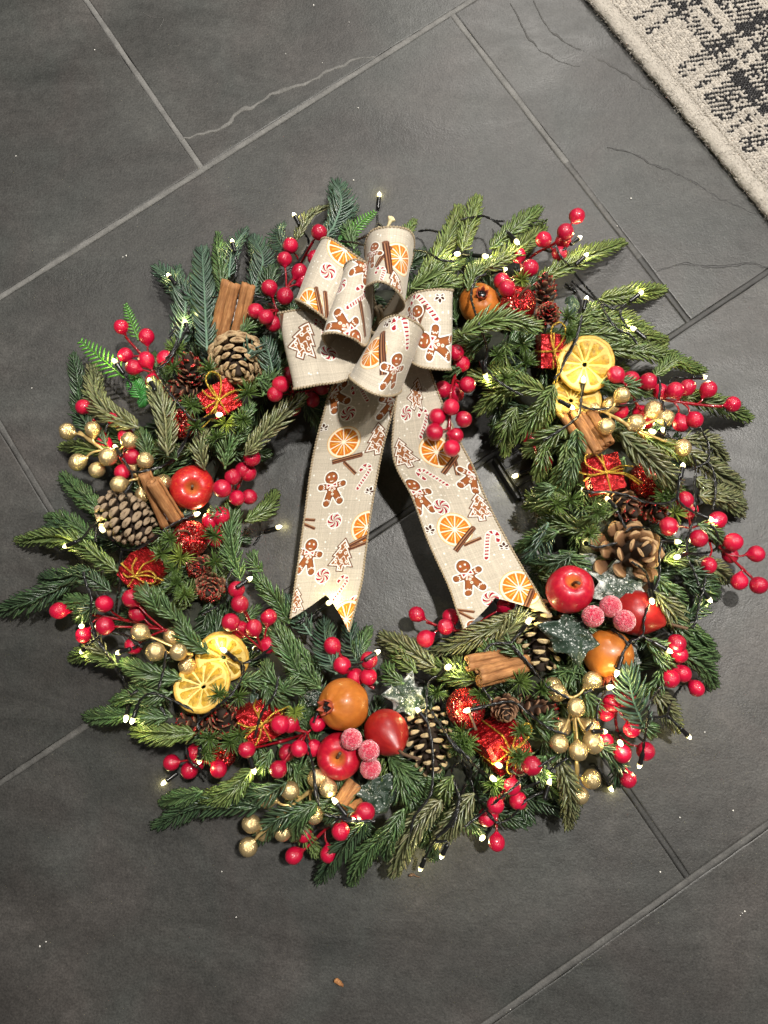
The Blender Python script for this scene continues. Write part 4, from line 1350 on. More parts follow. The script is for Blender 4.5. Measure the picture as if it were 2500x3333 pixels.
fruit('pomegranate', 'orange pomegranate facing up at the upper right of the bow', 'pomegranate', ('N', 168, 1082), 0.0180, (0.02, 0.06, 1.0), 'pome', M['pome'], 0.062, None, 0.3, 'toy pomegranates in the wreath')
fruit('pomegranate', 'orange pomegranate at the bottom with its calyx turned left', 'pomegranate', ('U', 528, 572), 0.0208, (-0.52, 0.0, 0.80), 'pome', M['pome'], 0.070, None, 0.9, 'toy pomegranates in the wreath')
fruit('pomegranate', 'orange pomegranate at the right hanging calyx down under a frosted leaf', 'pomegranate', ('V', 640, 830), 0.0198, (0.0, -0.93, 0.20), 'pome', M['pome'], 0.068, None, 0.1, 'toy pomegranates in the wreath')

GA = 'red glitter apples in the wreath'
fruit('glitter_apple', 'red glitter apple above the two glittered cones on the left', 'glitter apple', ('D', 478, 425), 0.0150, (0.10, 0.42, 0.88), 'apple', M['glitter'], 0.062, [(0, 0, 0.5), (0.12, 0.1, 1.0), (0.5, 0.45, 1.6)], 0.3, GA)
fruit('glitter_apple', 'red glitter apple between the upper right pomegranate and small cones', 'glitter apple', ('N', 510, 1095), 0.0156, (0.0, 0.38, 0.92), 'apple', M['glitter'], 0.068, [(0, 0, 0.5), (-0.02, 0.12, 1.0), (-0.15, 0.5, 1.5)], 1.3, GA)
fruit('glitter_apple', 'red glitter apple with a lit lamp on it at the bottom', 'glitter apple', ('I', 180, 562), 0.0160, (0.06, -0.02, 1.0), 'apple', M['glitter'], 0.066, [(0, 0, 0.5), (-0.3, 0.0, 1.0), (-1.0, 0.06, 1.15)], 2.0, GA)
fruit('glitter_apple', 'red glitter apple behind the olive sprig at upper left', 'glitter apple', ('C', 395, 780), 0.0135, (0.1, 0.2, 0.95), 'apple', M['glitter'], 0.056, [(0, 0, 0.5), (0, 0, 0.9)], 0.3, GA)
fruit('glitter_apple', 'red glitter apple behind a sprig right of the right gift box', 'glitter apple', ('L', 570, 1420), 0.0155, (0.2, 0.3, 0.92), 'apple', M['glitter'], 0.058, [(0, 0, 0.5), (0.1, 0.3, 1.0), (0.6, 0.6, 1.3)], 0.9, GA)
fruit('glitter_apple', 'small red glitter apple among moss under the lower left gift box', 'glitter apple', ('G', 625, 720), 0.0105, (0.0, 0.2, 0.95), 'apple', M['glitter'], 0.050, [(0, 0, 0.5), (0, 0, 0.9)], 0.9, GA)

# ------------------------------------------------------------------ cones


def scale_mesh(name, kind):
    """one cone scale: y runs outwards, x across, z its upper side"""
    if kind == 'pine':
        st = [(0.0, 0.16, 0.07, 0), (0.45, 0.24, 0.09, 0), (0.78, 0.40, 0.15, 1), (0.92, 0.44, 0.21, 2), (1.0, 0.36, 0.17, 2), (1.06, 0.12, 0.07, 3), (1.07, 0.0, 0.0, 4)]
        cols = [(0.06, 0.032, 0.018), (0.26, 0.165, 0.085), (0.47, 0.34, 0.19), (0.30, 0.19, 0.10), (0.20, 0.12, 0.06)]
    elif kind == 'grey':
        st = [(0.0, 0.16, 0.07, 0), (0.45, 0.24, 0.09, 0), (0.78, 0.38, 0.17, 1), (0.92, 0.42, 0.24, 2), (1.0, 0.34, 0.20, 2), (1.07, 0.14, 0.08, 3), (1.08, 0.0, 0.0, 4)]
        cols = [(0.030, 0.019, 0.012), (0.13, 0.088, 0.055), (0.33, 0.245, 0.16), (0.30, 0.22, 0.14), (0.12, 0.08, 0.05)]
    elif kind == 'open':
        st = [(0.0, 0.12, 0.06, 0), (0.4, 0.22, 0.07, 0), (0.72, 0.36, 0.10, 1), (0.90, 0.37, 0.12, 2), (0.99, 0.29, 0.11, 3), (1.04, 0.16, 0.06, 3), (1.05, 0.0, 0.0, 3)]
        cols = [(0.05, 0.024, 0.012), (0.17, 0.085, 0.038), (0.26, 0.135, 0.065), (0.45, 0.29, 0.15), (0.4, 0.25, 0.13)]
    elif kind == 'dark':
        st = [(0.0, 0.12, 0.06, 0), (0.5, 0.24, 0.08, 0), (0.80, 0.36, 0.12, 1), (0.92, 0.34, 0.15, 2), (1.0, 0.22, 0.11, 2), (1.05, 0.08, 0.05, 3), (1.06, 0.0, 0.0, 3)]
        cols = [(0.022, 0.013, 0.008), (0.035, 0.02, 0.012), (0.52, 0.40, 0.22), (0.48, 0.36, 0.20), (0.2, 0.1, 0.05)]
    else:
        st = [(0.0, 0.20, 0.05, 0), (0.45, 0.42, 0.06, 0), (0.78, 0.46, 0.07, 1), (0.94, 0.34, 0.07, 2), (1.0, 0.18, 0.05, 2), (1.02, 0.0, 0.0, 2)]
        cols = [(0.05, 0.022, 0.013), (0.15, 0.075, 0.042), (0.30, 0.17, 0.10)]
    k = 10
    a = np.arange(k) * 2 * math.pi / k
    V, C = [], []
    for y, w, t, ci in st:
        z = 0.10 * y * y if kind in ('larch', 'open') else 0.0
        V.append(np.stack([w * np.cos(a), np.full(k, y) - (0.10 * np.cos(a) ** 2 if y > 0.7 else 0), t * np.sin(a) * np.where(np.sin(a) > 0, 1.0, 0.75) + z], 1))
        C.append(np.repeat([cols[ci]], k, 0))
    V, C = np.concatenate(V), np.concatenate(C)
    n = len(st)
    i = np.arange(n - 1)[:, None] * k
    j = np.arange(k)[None]
    F = np.stack([i + j, i + (j + 1) % k, i + k + (j + 1) % k, i + k + j], -1).reshape(-1, 4)
    return mesh(name, V, [F[:, ::-1]], C, None, kind != 'pine', M['cone'])


SCALES = {k: scale_mesh('scale', k) for k in ('pine', 'grey', 'open', 'dark', 'larch')}


def cone(name, label, cat, c, axis, H, R, kind, n, prof, tiltf, sl, z=None, spin=0.0, glit=0.0, group=None, stalk=False):
    """axis points to the apex; prof(s) radius factor, tiltf(s) rise of a scale over the horizontal in degrees"""
    px = S(*c)
    z = max(zr(px) * 0.8 + R * 0.6, 0.05) if z is None else z
    P = at(*px, z)
    Rm = frame(axis, spin)
    T_ = thing(name, label, cat, P, Rm, group)
    cp = [(0, -0.5 * H)] + [(max(0.02, prof(s) * 0.42) * R, (s - 0.5) * H) for s in np.linspace(0.02, 0.97, 12)] + [(0, 0.5 * H)]
    V, F = lathe(cp, 14)
    obj('core', mesh('core', V, F, None, None, True, M['cone_dark']), T_)
    hull = [(0, -0.5 * H)] + [(prof(s) * R * 0.92, (s - 0.5) * H) for s in np.linspace(0.02, 0.97, 12)] + [(0, 0.5 * H)]
    Vh, Fh = lathe(hull, 14)
    solid(Vh @ Rm.T + P, Fh)
    gl = MB()
    for k in range(n):
        s = (k + 0.5) / n
        th = k * 2.39996 + rng.normal(0, 0.06)
        t = math.radians(tiltf(s) + rng.normal(0, 5.0))
        r = prof(s) * R
        L_ = sl * R * (0.45 + 0.55 * prof(s)) * rng.uniform(0.86, 1.08)
        out = np.array([math.cos(th), math.sin(th), 0])
        tan = np.array([-math.sin(th), math.cos(th), 0])
        yv = out * math.cos(t) + np.array([0, 0, 1]) * math.sin(t)
        zv = np.cross(tan, yv) * -1
        if zv[2] < 0:
            zv = -zv
        xv = np.cross(yv, zv)
        end = out * r + np.array([0, 0, (s - 0.5) * H])
        o_ = end - yv * L_
        Mx = np.stack([xv, yv, zv], 1)
        wf = {'larch': 0.95, 'open': 0.9}.get(kind, 1.0)
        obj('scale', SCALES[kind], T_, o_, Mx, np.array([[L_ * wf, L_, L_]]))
        if glit and s > glit:
            for _ in range(12):
                u = rng.uniform(-0.4, 0.4)
                q = o_ + yv * L_ * rng.uniform(0.85, 1.10) + xv * L_ * u * 0.8 + zv * L_ * rng.uniform(0.05, 0.18)
                g1 = rng.normal(size=3)
                g1 /= np.linalg.norm(g1)
                g2 = np.cross(g1, rng.normal(size=3))
                g2 /= np.linalg.norm(g2)
                h = rng.uniform(0.0005, 0.0010)
                gl.add((np.array([q + g1 * h, q + g2 * h, q - g1 * h, q - g2 * h]), [np.array([[0, 1, 2, 3]])]))
    if gl.n:
        g_ = obj('glitter', gl.mesh('glitter', M['cone_glit'], False), T_)
        g_['kind'] = 'stuff'
    if stalk:
        sv = tube([[0, 0, -0.48 * H], [0, 0, -0.58 * H]], [0.0035, 0.0028], 12)
        mb = MB()
        mb.add(sv)
        obj('stalk', mb.mesh('stalk', M['twig']), T_)
    return T_


PC = 'large pine cones in the wreath'
ovoid = lambda s: math.sin(math.pi * (0.10 + 0.84 * s) ** 0.82) ** 0.8
cone('pine_cone', 'pale tan pine cone showing its closed base under the upper cinnamon sticks', 'pine cone', ('B', 1310, 1290), (-0.16, 0.72, -0.58), 0.052, 0.0255, 'pine', 92,
     lambda s: min(1.0, 0.10 + 1.55 * s ** 0.62) if s < 0.5 else ovoid(s) * 1.0, lambda s: -62 + 78 * s, 0.62, 0.068, 0.4, 0, PC)
cone('pine_cone', 'grey brown pine cone on its side at the far left', 'pine cone', ('E', 1125, 235), (-0.72, 0.52, 0.28), 0.050, 0.0205, 'grey', 72,
     lambda s: 0.36 + 0.66 * math.sin(math.pi * min(1, 0.08 + 0.86 * s)) if s < 0.8 else 0.36 + 0.66 * math.sin(math.pi * (0.08 + 0.86 * s)), lambda s: -14 + 58 * s, 0.66, 0.066, 1.0, 0, PC, True)
cone('pine_cone', 'wide open warm brown pine cone on the right seen from its tip', 'pine cone', ('K', 470, 690), (0.16, 0.10, 0.98), 0.050, 0.0345, 'open', 28,
     lambda s: 1.0 - 0.86 * s ** 1.5, lambda s: -4 + 76 * s ** 1.25, 0.74, 0.070, 0.2, 0, PC)
cone('pine_cone', 'dark pine cone with cream scale tips right of the pear', 'pine cone', ('H', 1235, 185), (0.12, -0.88, 0.36), 0.050, 0.0205, 'dark', 52,
     lambda s: 0.55 + 0.45 * math.sin(math.pi * (0.15 + 0.7 * s)) - 0.35 * s ** 3, lambda s: -6 + 52 * s, 0.72, 0.062, 0.7, 0, PC)
cone('pine_cone', 'dark pine cone with cream tips half covered beside the lower cinnamon bundle', 'pine cone', ('P', 1420, 490), (-0.10, -0.93, 0.26), 0.056, 0.0220, 'dark', 54,
     lambda s: 0.55 + 0.45 * math.sin(math.pi * (0.15 + 0.7 * s)) - 0.35 * s ** 3, lambda s: -6 + 52 * s, 0.72, 0.056, 1.7, 0, PC)

LC = 'small glittered cones in the wreath'
egg = lambda s: math.sin(math.pi * (0.22 + 0.70 * s)) ** 0.75
rose = lambda s: 1.02 - 0.82 * s ** 1.3


def small(label, c, axis, R, H, z, pr=rose, n=30, glit=0.35, spin=0.0, tl=None):
    cone('larch_cone', label, 'small cone', c, axis, H, R, 'larch', n, pr, tl or (lambda s: 12 + 62 * s), 0.78, z, spin, glit, LC)


small('small cone heavy with red glitter left of the pale pine cone', ('B', 885, 1385), (0.05, 0.45, 0.80), 0.0125, 0.032, 0.064, egg, 34, 0.1, 0.3)
small('small brown cone with a glitter patch beside the upper left olive sprig', ('B', 790, 1580), (-0.60, -0.1, 0.75), 0.0120, 0.030, 0.058, egg, 32, 0.55, 0.8)
small('small rosette cone just under the left glitter apple', ('D', 530, 690), (0.05, -0.2, 0.95), 0.0122, 0.022, 0.060, rose, 30, 0.2, 1.0)
small('small rosette cone lower of the pair beside the inner left berries', ('D', 640, 885), (0.15, -0.35, 0.92), 0.0145, 0.026, 0.064, rose, 34, 0.2, 1.4)
small('small upright cone with red glitter peak under the lower orange slice', ('G', 640, 400), (0.05, 0.55, 0.80), 0.0145, 0.034, 0.060, egg, 36, 0.35, 0.1)
small('small cone with glitter mostly hidden by wires near the lower left', ('G', 360, 410), (-0.75, 0.1, 0.6), 0.0110, 0.028, 0.056, egg, 30, 0.2, 0.4)
small('small rosette cone topmost of the pair over the upper right gift box', ('N', 795, 1150), (0.0, -0.05, 1.0), 0.0128, 0.026, 0.072, rose, 34, 0.3, 0.9)
small('small cone with pointed tip right of the upper right glitter apple', ('N', 760, 950), (-0.05, 0.75, 0.62), 0.0105, 0.030, 0.064, egg, 30, 0.3, 0.2)
small('small brown cone left of the pair above the open pine cone', ('K', 365, 255), (0.35, -0.62, 0.68), 0.0135, 0.036, 0.062, egg, 34, 0.6, 0.5)
small('small cone capped with red glitter right of the pair above the open pine cone', ('K', 640, 310), (0.1, -0.45, 0.85), 0.0108, 0.032, 0.060, egg, 32, 0.35, 1.5)
small('small brown rosette cone above the lower right gift box', ('I', 540, 605), (0.0, -0.25, 0.96), 0.0132, 0.027, 0.076, rose, 34, 2.0, 0.4)
small('small brown cone lying right of the rosette cone at lower right', ('I', 810, 575), (0.80, -0.12, 0.45), 0.0115, 0.040, 0.062, egg, 36, 0.85, 0.6)


# ------------------------------------------------------------------ gift boxes
def gift(label, c, size, up, spin, z, bowdirs, wraps=(1, 1), topbow=True):
    """up: direction of the face that carries the bow"""
    px = S(*c)
    P = at(*px, z)
    Rm = frame(up, spin)
    T_ = thing('gift_box', label, 'gift box', P, Rm, 'small red foil gift boxes in the wreath')
    n = 14
    g = np.linspace(-1, 1, n)
    V, F = [], []
    o = 0
    for ax in range(3):
        for sg in (-1, 1):
            u, v = np.meshgrid(g, g, indexing='ij')
            q = np.zeros((n, n, 3))
            q[..., ax] = sg
            q[..., (ax + 1) % 3] = u
            q[..., (ax + 2) % 3] = v
            i = np.arange(n - 1)[:, None] * n + np.arange(n - 1)[None]
            f = np.stack([i, i + n, i + n + 1, i + 1], -1).reshape(-1, 4) + o
            V.append(q.reshape(-1, 3))
            F.append(f if sg > 0 else f[:, ::-1])
            o += n * n
    V = np.concatenate(V)
    r = np.linalg.norm(V / np.maximum(1e-9, np.abs(V).max(1))[:, None], axis=1)
    V = V * (1 - 0.055 * np.clip(r - 1.25, 0, 1))[:, None]
    V = V * np.array(size) / 2
    nn = V / np.linalg.norm(V, axis=1)[:, None]
    V = V + nn * (smooth_noise(V, 260, 3) * 0.00045 + np.abs(smooth_noise(V, 520, 7)) * 0.0005)[:, None]
    F = [np.concatenate(F)]
    obj('box', mesh('box', V, F, None, None, False, M['foil']), T_)
    solid(V @ Rm.T + P, F)
    hx, hy, hz = np.array(size) / 2 + 0.0007

    def rope(Q, n_, r_=0.00075):
        C = catmull(Q, n_)
        return tube(C, r_ * (1 + 0.22 * np.sin(np.arange(n_) * 1.9)), 6)
    cb = MB()
    if wraps[0]:
        cb.add(rope([(0, hy * f, hz) for f in (-1, 0, 1)], 24))
        cb.add(rope([(0, hy, hz), (0, hy, 0), (0, hy, -hz)], 18))
        cb.add(rope([(0, -hy, hz), (0, -hy, 0), (0, -hy, -hz)], 18))
    if wraps[1]:
        cb.add(rope([(hx * f, 0, hz + 0.0006) for f in (-1, 0, 1)], 24))
        cb.add(rope([(hx, 0, hz), (hx, 0, 0), (hx, 0, -hz)], 18))
        cb.add(rope([(-hx, 0, hz), (-hx, 0, 0), (-hx, 0, -hz)], 18))
    obj('cord', cb.mesh('cord', M['cord']), T_)
    inv = Rm.T
    zt = hz + 0.0022
    kn = MB()
    kn.add(lathe([(0, -0.0014), (0.0013, -0.0008), (0.0016, 0), (0.0013, 0.0008), (0, 0.0014)], 8))
    kn.V[0] = kn.V[0] + [0, 0, zt]
    obj('knot', kn.mesh('knot', M['cord']), T_)
    for (dx, dy, L_, kind) in bowdirs:      # directions in the picture's plane (right, up)
        d = inv @ np.array([dx, dy, 0.0])
        d[2] = max(d[2], -0.1) * 0.6
        d = d / np.linalg.norm(d)
        e = np.cross([0, 0, 1.0], d)
        e /= np.linalg.norm(e) + 1e-9
        k0 = np.array([0, 0, zt])
        m_ = MB()
        if kind == 'loop':
            w = 0.24 * L_
            Q = [k0, k0 + d * L_ * 0.4 + e * w * 0.8 + [0, 0, 0.002], k0 + d * L_ * 0.8 + e * w + [0, 0, 0.003], k0 + d * L_ + [0, 0, 0.003], k0 + d * L_ * 0.8 - e * w + [0, 0, 0.0025], k0 + d * L_ * 0.4 - e * w * 0.8 + [0, 0, 0.0015], k0]
            sv = rope(Q, 46)
        else:
            Q = [k0, k0 + d * L_ * 0.5 + e * L_ * 0.12 + [0, 0, 0.002], k0 + d * L_ + e * L_ * 0.02]
            sv = rope(Q, 26)
        m_.add(sv)
        obj('bow_loop' if kind == 'loop' else 'cord_end', m_.mesh('cord_piece', M['cord']), T_)
    return T_


gift('red foil gift box under the pale pine cone at upper left', ('C', 745, 560), (0.030, 0.026, 0.024), (0.12, -0.25, 0.95), 0.55, 0.066,
     [(-0.25, 0.95, 0.024, 'loop'), (0.95, 0.3, 0.026, 'end'), (-0.7, -0.75, 0.024, 'end'), (-0.6, -0.95, 0.03, 'end'), (-0.8, 0.5, 0.016, 'end')])
gift('dark red foil gift box below the grey brown pine cone on the left', ('E', 1300, 720), (0.030, 0.024, 0.026), (-0.20, -0.30, 0.92), -0.12, 0.064,
     [(0.98, 0.02, 0.021, 'loop'), (0.25, 0.95, 0.016, 'end'), (1, -0.12, 0.026, 'end'), (-0.95, 0.25, 0.010, 'end')])
gift('narrow red foil gift box above the large orange slice', ('N', 805, 1500), (0.021, 0.028, 0.024), (0.05, -0.35, 0.93), -0.12, 0.064,
     [(0.12, 1.0, 0.024, 'loop'), (-0.05, -1.0, 0.028, 'end'), (0.05, -1.0, 0.026, 'end')])
gift('bright red foil gift box below the four cinnamon sticks', ('M', 1420, 1370), (0.027, 0.030, 0.024), (-0.05, -0.05, 1.0), 0.22, 0.064,
     [(-0.78, 0.62, 0.022, 'loop'), (-1.0, 0.08, 0.027, 'end'), (0.92, -0.32, 0.030, 'end'), (0.9, -0.38, 0.028, 'end'), (1, 0.2, 0.022, 'end')])
gift('crumpled red foil gift box behind red berries at lower left', ('G', 990, 385), (0.033, 0.030, 0.024), (0.1, -0.2, 0.95), 0.45, 0.060,
     [(-0.55, -0.75, 0.020, 'loop'), (0.85, 0.55, 0.026, 'end'), (-0.95, 0.12, 0.020, 'end'), (-0.1, 0.9, 0.014, 'end')])
gift('large red foil gift box with gold bow at the lower right', ('I', 490, 880), (0.034, 0.030, 0.030), (0.42, -0.25, 0.86), -0.50, 0.060,
     [(0.5, 0.95, 0.026, 'loop'), (-0.15, -0.95, 0.016, 'loop'), (-0.6, 0.35, 0.012, 'end')])


# ------------------------------------------------------------------ cinnamon
def scroll(R, double):
    th = 0.0010
    pts = []
    if double:
        for s in np.linspace(0, 1, 16):
            a = -0.3 + s * 5.2
            r = R * (0.16 + 0.42 * s)
            pts.append((-R * 0.44 + r * math.cos(a + 1.2), r * math.sin(a + 1.2)))
        A = np.array(pts)
        Bm = A[::-1] * [-1, 1]
        C = np.concatenate([A, Bm])
        C = catmull(np.concatenate([C, np.zeros((len(C), 1))], 1)[::2], 40)[:, :2]
        C[:, 1] *= 1.05
    else:
        a = np.linspace(0, 2 * math.pi * 1.55, 40)
        r = R * (0.42 + 0.55 * a / a.max())
        C = np.stack([r * np.cos(a), r * np.sin(a)], 1)
    T = np.gradient(C, axis=0)
    T /= np.linalg.norm(T, axis=1)[:, None] + 1e-9
    Nn = np.stack([-T[:, 1], T[:, 0]], 1)
    return np.concatenate([C + Nn * th, (C - Nn * th)[::-1]])


def stick_mesh(R, L, double, bend=0.0):
    O_ = scroll(R, double)
    k = len(O_)
    m = 14
    t = np.linspace(-0.5, 0.5, m)
    rings = []
    for s in t:
        q = O_ * (1 + 0.03 * math.sin(s * 17 + R * 999))
        rings.append(np.stack([q[:, 0] + bend * (s * s) * L, q[:, 1], np.full(k, s * L)], 1))
    V = np.concatenate(rings)
    V = V + smooth_noise(V, 400, 2)[:, None] * 0.00012
    i = np.arange(m - 1)[:, None] * k
    j = np.arange(k)[None]
    F = np.stack([i + j, i + (j + 1) % k, i + k + (j + 1) % k, i + k + j], -1).reshape(-1, 4)
    h = k // 2
    jj = np.arange(h - 1)
    cap = np.stack([jj, jj + 1, k - 2 - jj, k - 1 - jj], 1)
    capt = cap + (m - 1) * k
    return V, [F, cap[:, ::-1], capt]


def cinnamon(label, sticks, glue=None):
    """sticks: (from, to, radius, double, z0, z1)"""
    px = S(*sticks[0][0])
    P = at(*px, sticks[0][4])
    T_ = thing('cinnamon_bundle', label, 'cinnamon sticks', P, None, 'cinnamon stick bundles in the wreath')
    for (a, b, R, dbl, z0, z1) in sticks:
        A, B = at(*S(*a), z0), at(*S(*b), z1)
        L = np.linalg.norm(B - A)
        V, F = stick_mesh(R, L, dbl, rng.uniform(-0.04, 0.04))
        Rm = frame(B - A, 0.0)
        # put the flat, wide side up
        Rm = np.stack([np.cross((B - A) / L, [0, 0, 1.0]), np.zeros(3), (B - A) / L], 1)
        Rm[:, 0] /= np.linalg.norm(Rm[:, 0])
        Rm[:, 1] = np.cross(Rm[:, 2], Rm[:, 0])
        obj('stick', mesh('stick', V, F, None, None, True, M['cinnamon']), T_, (A + B) / 2 - P, Rm)
        solid(V @ Rm.T + (A + B) / 2, F)
    if glue:
        Q = catmull([at(*S(*g[:3]), g[3]) for g in glue], 14)
        v, f = tube(Q - P, 0.0011 * (1 + 0.3 * np.sin(np.arange(14) * 1.7)), 8)
        obj('glue', mesh('glue', v, f, None, None, True, M['glue']), T_)
    return T_


cinnamon('two long cinnamon sticks standing over the pale pine cone at upper left', [(('B', 1255, 600), ('B', 1115, 1200), 0.0094, True, 0.084, 0.056), (('B', 1415, 620), ('B', 1310, 1080), 0.0068, True, 0.084, 0.062)],
         [('B', 1320, 760, 0.076), ('B', 1275, 960, 0.068)])
cinnamon('two thin cinnamon sticks left of the streaked apple', [(('A', 1300, 1215), ('A', 1500, 1690), 0.0056, False, 0.086, 0.056), (('A', 1370, 1290), ('A', 1590, 1640), 0.0062, False, 0.094, 0.066)],
         [('A', 1440, 1480, 0.069), ('A', 1520, 1640, 0.064)])
cinnamon('four thin cinnamon sticks glued in a row below the orange slices', [(('M', 1055, 830), ('M', 1305, 1195), 0.0038, False, 0.064, 0.080), (('M', 1145, 800), ('M', 1372, 1165), 0.0038, False, 0.068, 0.085), (('M', 1230, 820), ('M', 1437, 1118), 0.0037, False, 0.062, 0.080), (('M', 1305, 800), ('M', 1478, 1085), 0.0038, False, 0.066, 0.083)],
         [('M', 1180, 860, 0.070), ('M', 1290, 990, 0.076), ('M', 1390, 1140, 0.081)])
cinnamon('two fat cinnamon rolls lying at the inner bottom right', [(('P', 745, 715), ('P', 1190, 640), 0.0072, True, 0.080, 0.054), (('P', 850, 830), ('P', 1290, 710), 0.0076, True, 0.094, 0.064), (('P', 865, 880), ('P', 1150, 815), 0.0048, False, 0.082, 0.060)])
cinnamon('broken cinnamon stick bits beside the frosted leaf at the bottom', [(('H', 570, 540), ('H', 430, 740), 0.0072, True, 0.058, 0.062), (('H', 635, 745), ('H', 490, 800), 0.0056, False, 0.062, 0.058), (('H', 425, 700), ('H', 500, 850), 0.003, False, 0.060, 0.056)])


# ------------------------------------------------------------------ dried orange slices
def orange(label, c, R, normal, spin, z, hole=(0.0, 0.0)):
    px = S(*c)
    P = at(*px, z)
    Rm = frame(normal, spin)
    T_ = thing('orange_slice', label, 'orange slice', P, Rm, 'dried orange slices in the wreath')
    warp = lambda V: V + np.stack([0 * V[:, 0], 0 * V[:, 0], 0.0016 * np.sin(2 * np.arctan2(V[:, 1], V[:, 0]) + spin * 3) * (np.hypot(V[:, 0], V[:, 1]) / R) ** 2], 1)
    h = 0.0023
    rim = [(0.875, -h / R), (0.97, -h / R), (1.0, -0.4 * h / R), (1.0, 0.3 * h / R), (0.965, h / R), (0.90, 1.08 * h / R), (0.86, 0.7 * h / R), (0.86, -0.6 * h / R), (0.875, -h / R)]
    wob = lambda a, p: 1 + 0.012 * np.sin(3 * a + spin)[None] + 0.006 * np.sin(11 * a)[None] + 0 * p[:, :1]
    V, F = lathe(np.array(rim) * R, 72, wob)
    V[:, 2] += 0.0  # rind ring
    Vw = warp(V)
    rad = np.hypot(V[:, 0], V[:, 1]) / R
    obj('rind', mesh('rind', Vw, F, None, None, True, M['rind']), T_)
    solid(Vw @ Rm.T + P, F)
    # white pith ring and membranes: a thin plate with a hole in the middle
    V, F = lathe(np.array([(0.085, -0.8 * h / R), (0.88, -0.8 * h / R), (0.915, 0.85 * h / R), (0.88, 0.95 * h / R), (0.80, 0.36 * h / R), (0.12, 0.30 * h / R), (0.085, -0.2 * h / R), (0.085, -0.8 * h / R)]) * R, 72, wob)
    V[:, :2] += np.array(hole) * R * np.clip(1 - np.hypot(V[:, 0], V[:, 1]) / (0.5 * R), 0, 1)[:, None]
    obj('pith', mesh('pith', warp(V), F, None, None, True, M['pith']), T_)
    solid(warp(V) @ Rm.T + P, F)
    nseg = 10
    e = np.cumsum(rng.uniform(0.75, 1.25, nseg))
    e = np.concatenate([[0], e]) / e[-1] * 2 * math.pi
    for k in range(nseg):
        a0, a1 = e[k] + 0.014, e[k + 1] - 0.014
        nu, nv = 12, 14
        u = np.linspace(0, 1, nu)
        v = np.linspace(0, 1, nv)
        U, W_ = np.meshgrid(u, v, indexing='ij')
        rr = 0.13 + (0.865 - 0.13) * W_
        corner = 1 - 0.10 * np.abs(2 * U - 1) ** 4 * np.clip((W_ - 0.6) / 0.4, 0, 1)
        rr = rr * corner
        pad = 0.026 / np.maximum(rr, 0.17) * 0.5
        aa = a0 + pad + (a1 - a0 - 2 * pad) * U
        puff = (np.sin(math.pi * U) * np.sin(math.pi * np.clip(W_ * 0.96 + 0.02, 0, 1))) ** 0.4
        zz = 0.34 * h + puff * h * rng.uniform(0.15, 0.42) - h * 0.25 * (1 - puff)
        q = np.stack([rr * R * np.cos(aa), rr * R * np.sin(aa), zz], -1).reshape(-1, 3)
        q[:, :2] += np.array(hole) * R * np.clip(1 - np.hypot(q[:, 0], q[:, 1]) / (0.5 * R), 0, 1)[:, None]
        q[:, 2] += smooth_noise(q, 900, k) * 0.00022
        i = np.arange(nu - 1)[:, None] * nv + np.arange(nv - 1)[None]
        f = np.stack([i, i + nv, i + nv + 1, i + 1], -1).reshape(-1, 4)
        tone = np.array([0.47, 0.275, 0.028]) * rng.uniform(0.75, 1.1)
        cc = tone[None] * (0.75 + 0.45 * W_.reshape(-1, 1)) * np.array([[1, 1, 1]])
        obj('segment', mesh('segment', warp(q), [f[:, ::-1]], cc, None, True, M['flesh']), T_)
    return T_


orange('large dried orange slice on top at the upper right', ('M', 1262, 372), 0.0238, (-0.16, -0.18, 0.95), 0.5, 0.076, (-0.05, 0.0))
orange('dried orange slice lying under the large one at upper right', ('M', 1170, 690), 0.0222, (0.05, 0.10, 0.98), 1.3, 0.064, (-0.1, 0.18))
orange('dried orange slice behind another with a lit lamp on it at lower left', ('F', 1450, 250), 0.0220, (0.10, -0.30, 0.93), 0.9, 0.063, (0.0, -0.05))
orange('tilted dried orange slice in front at lower left', ('F', 1272, 500), 0.0236, (-0.10, 0.52, 0.84), 2.0, 0.074, (0.05, 0.0))


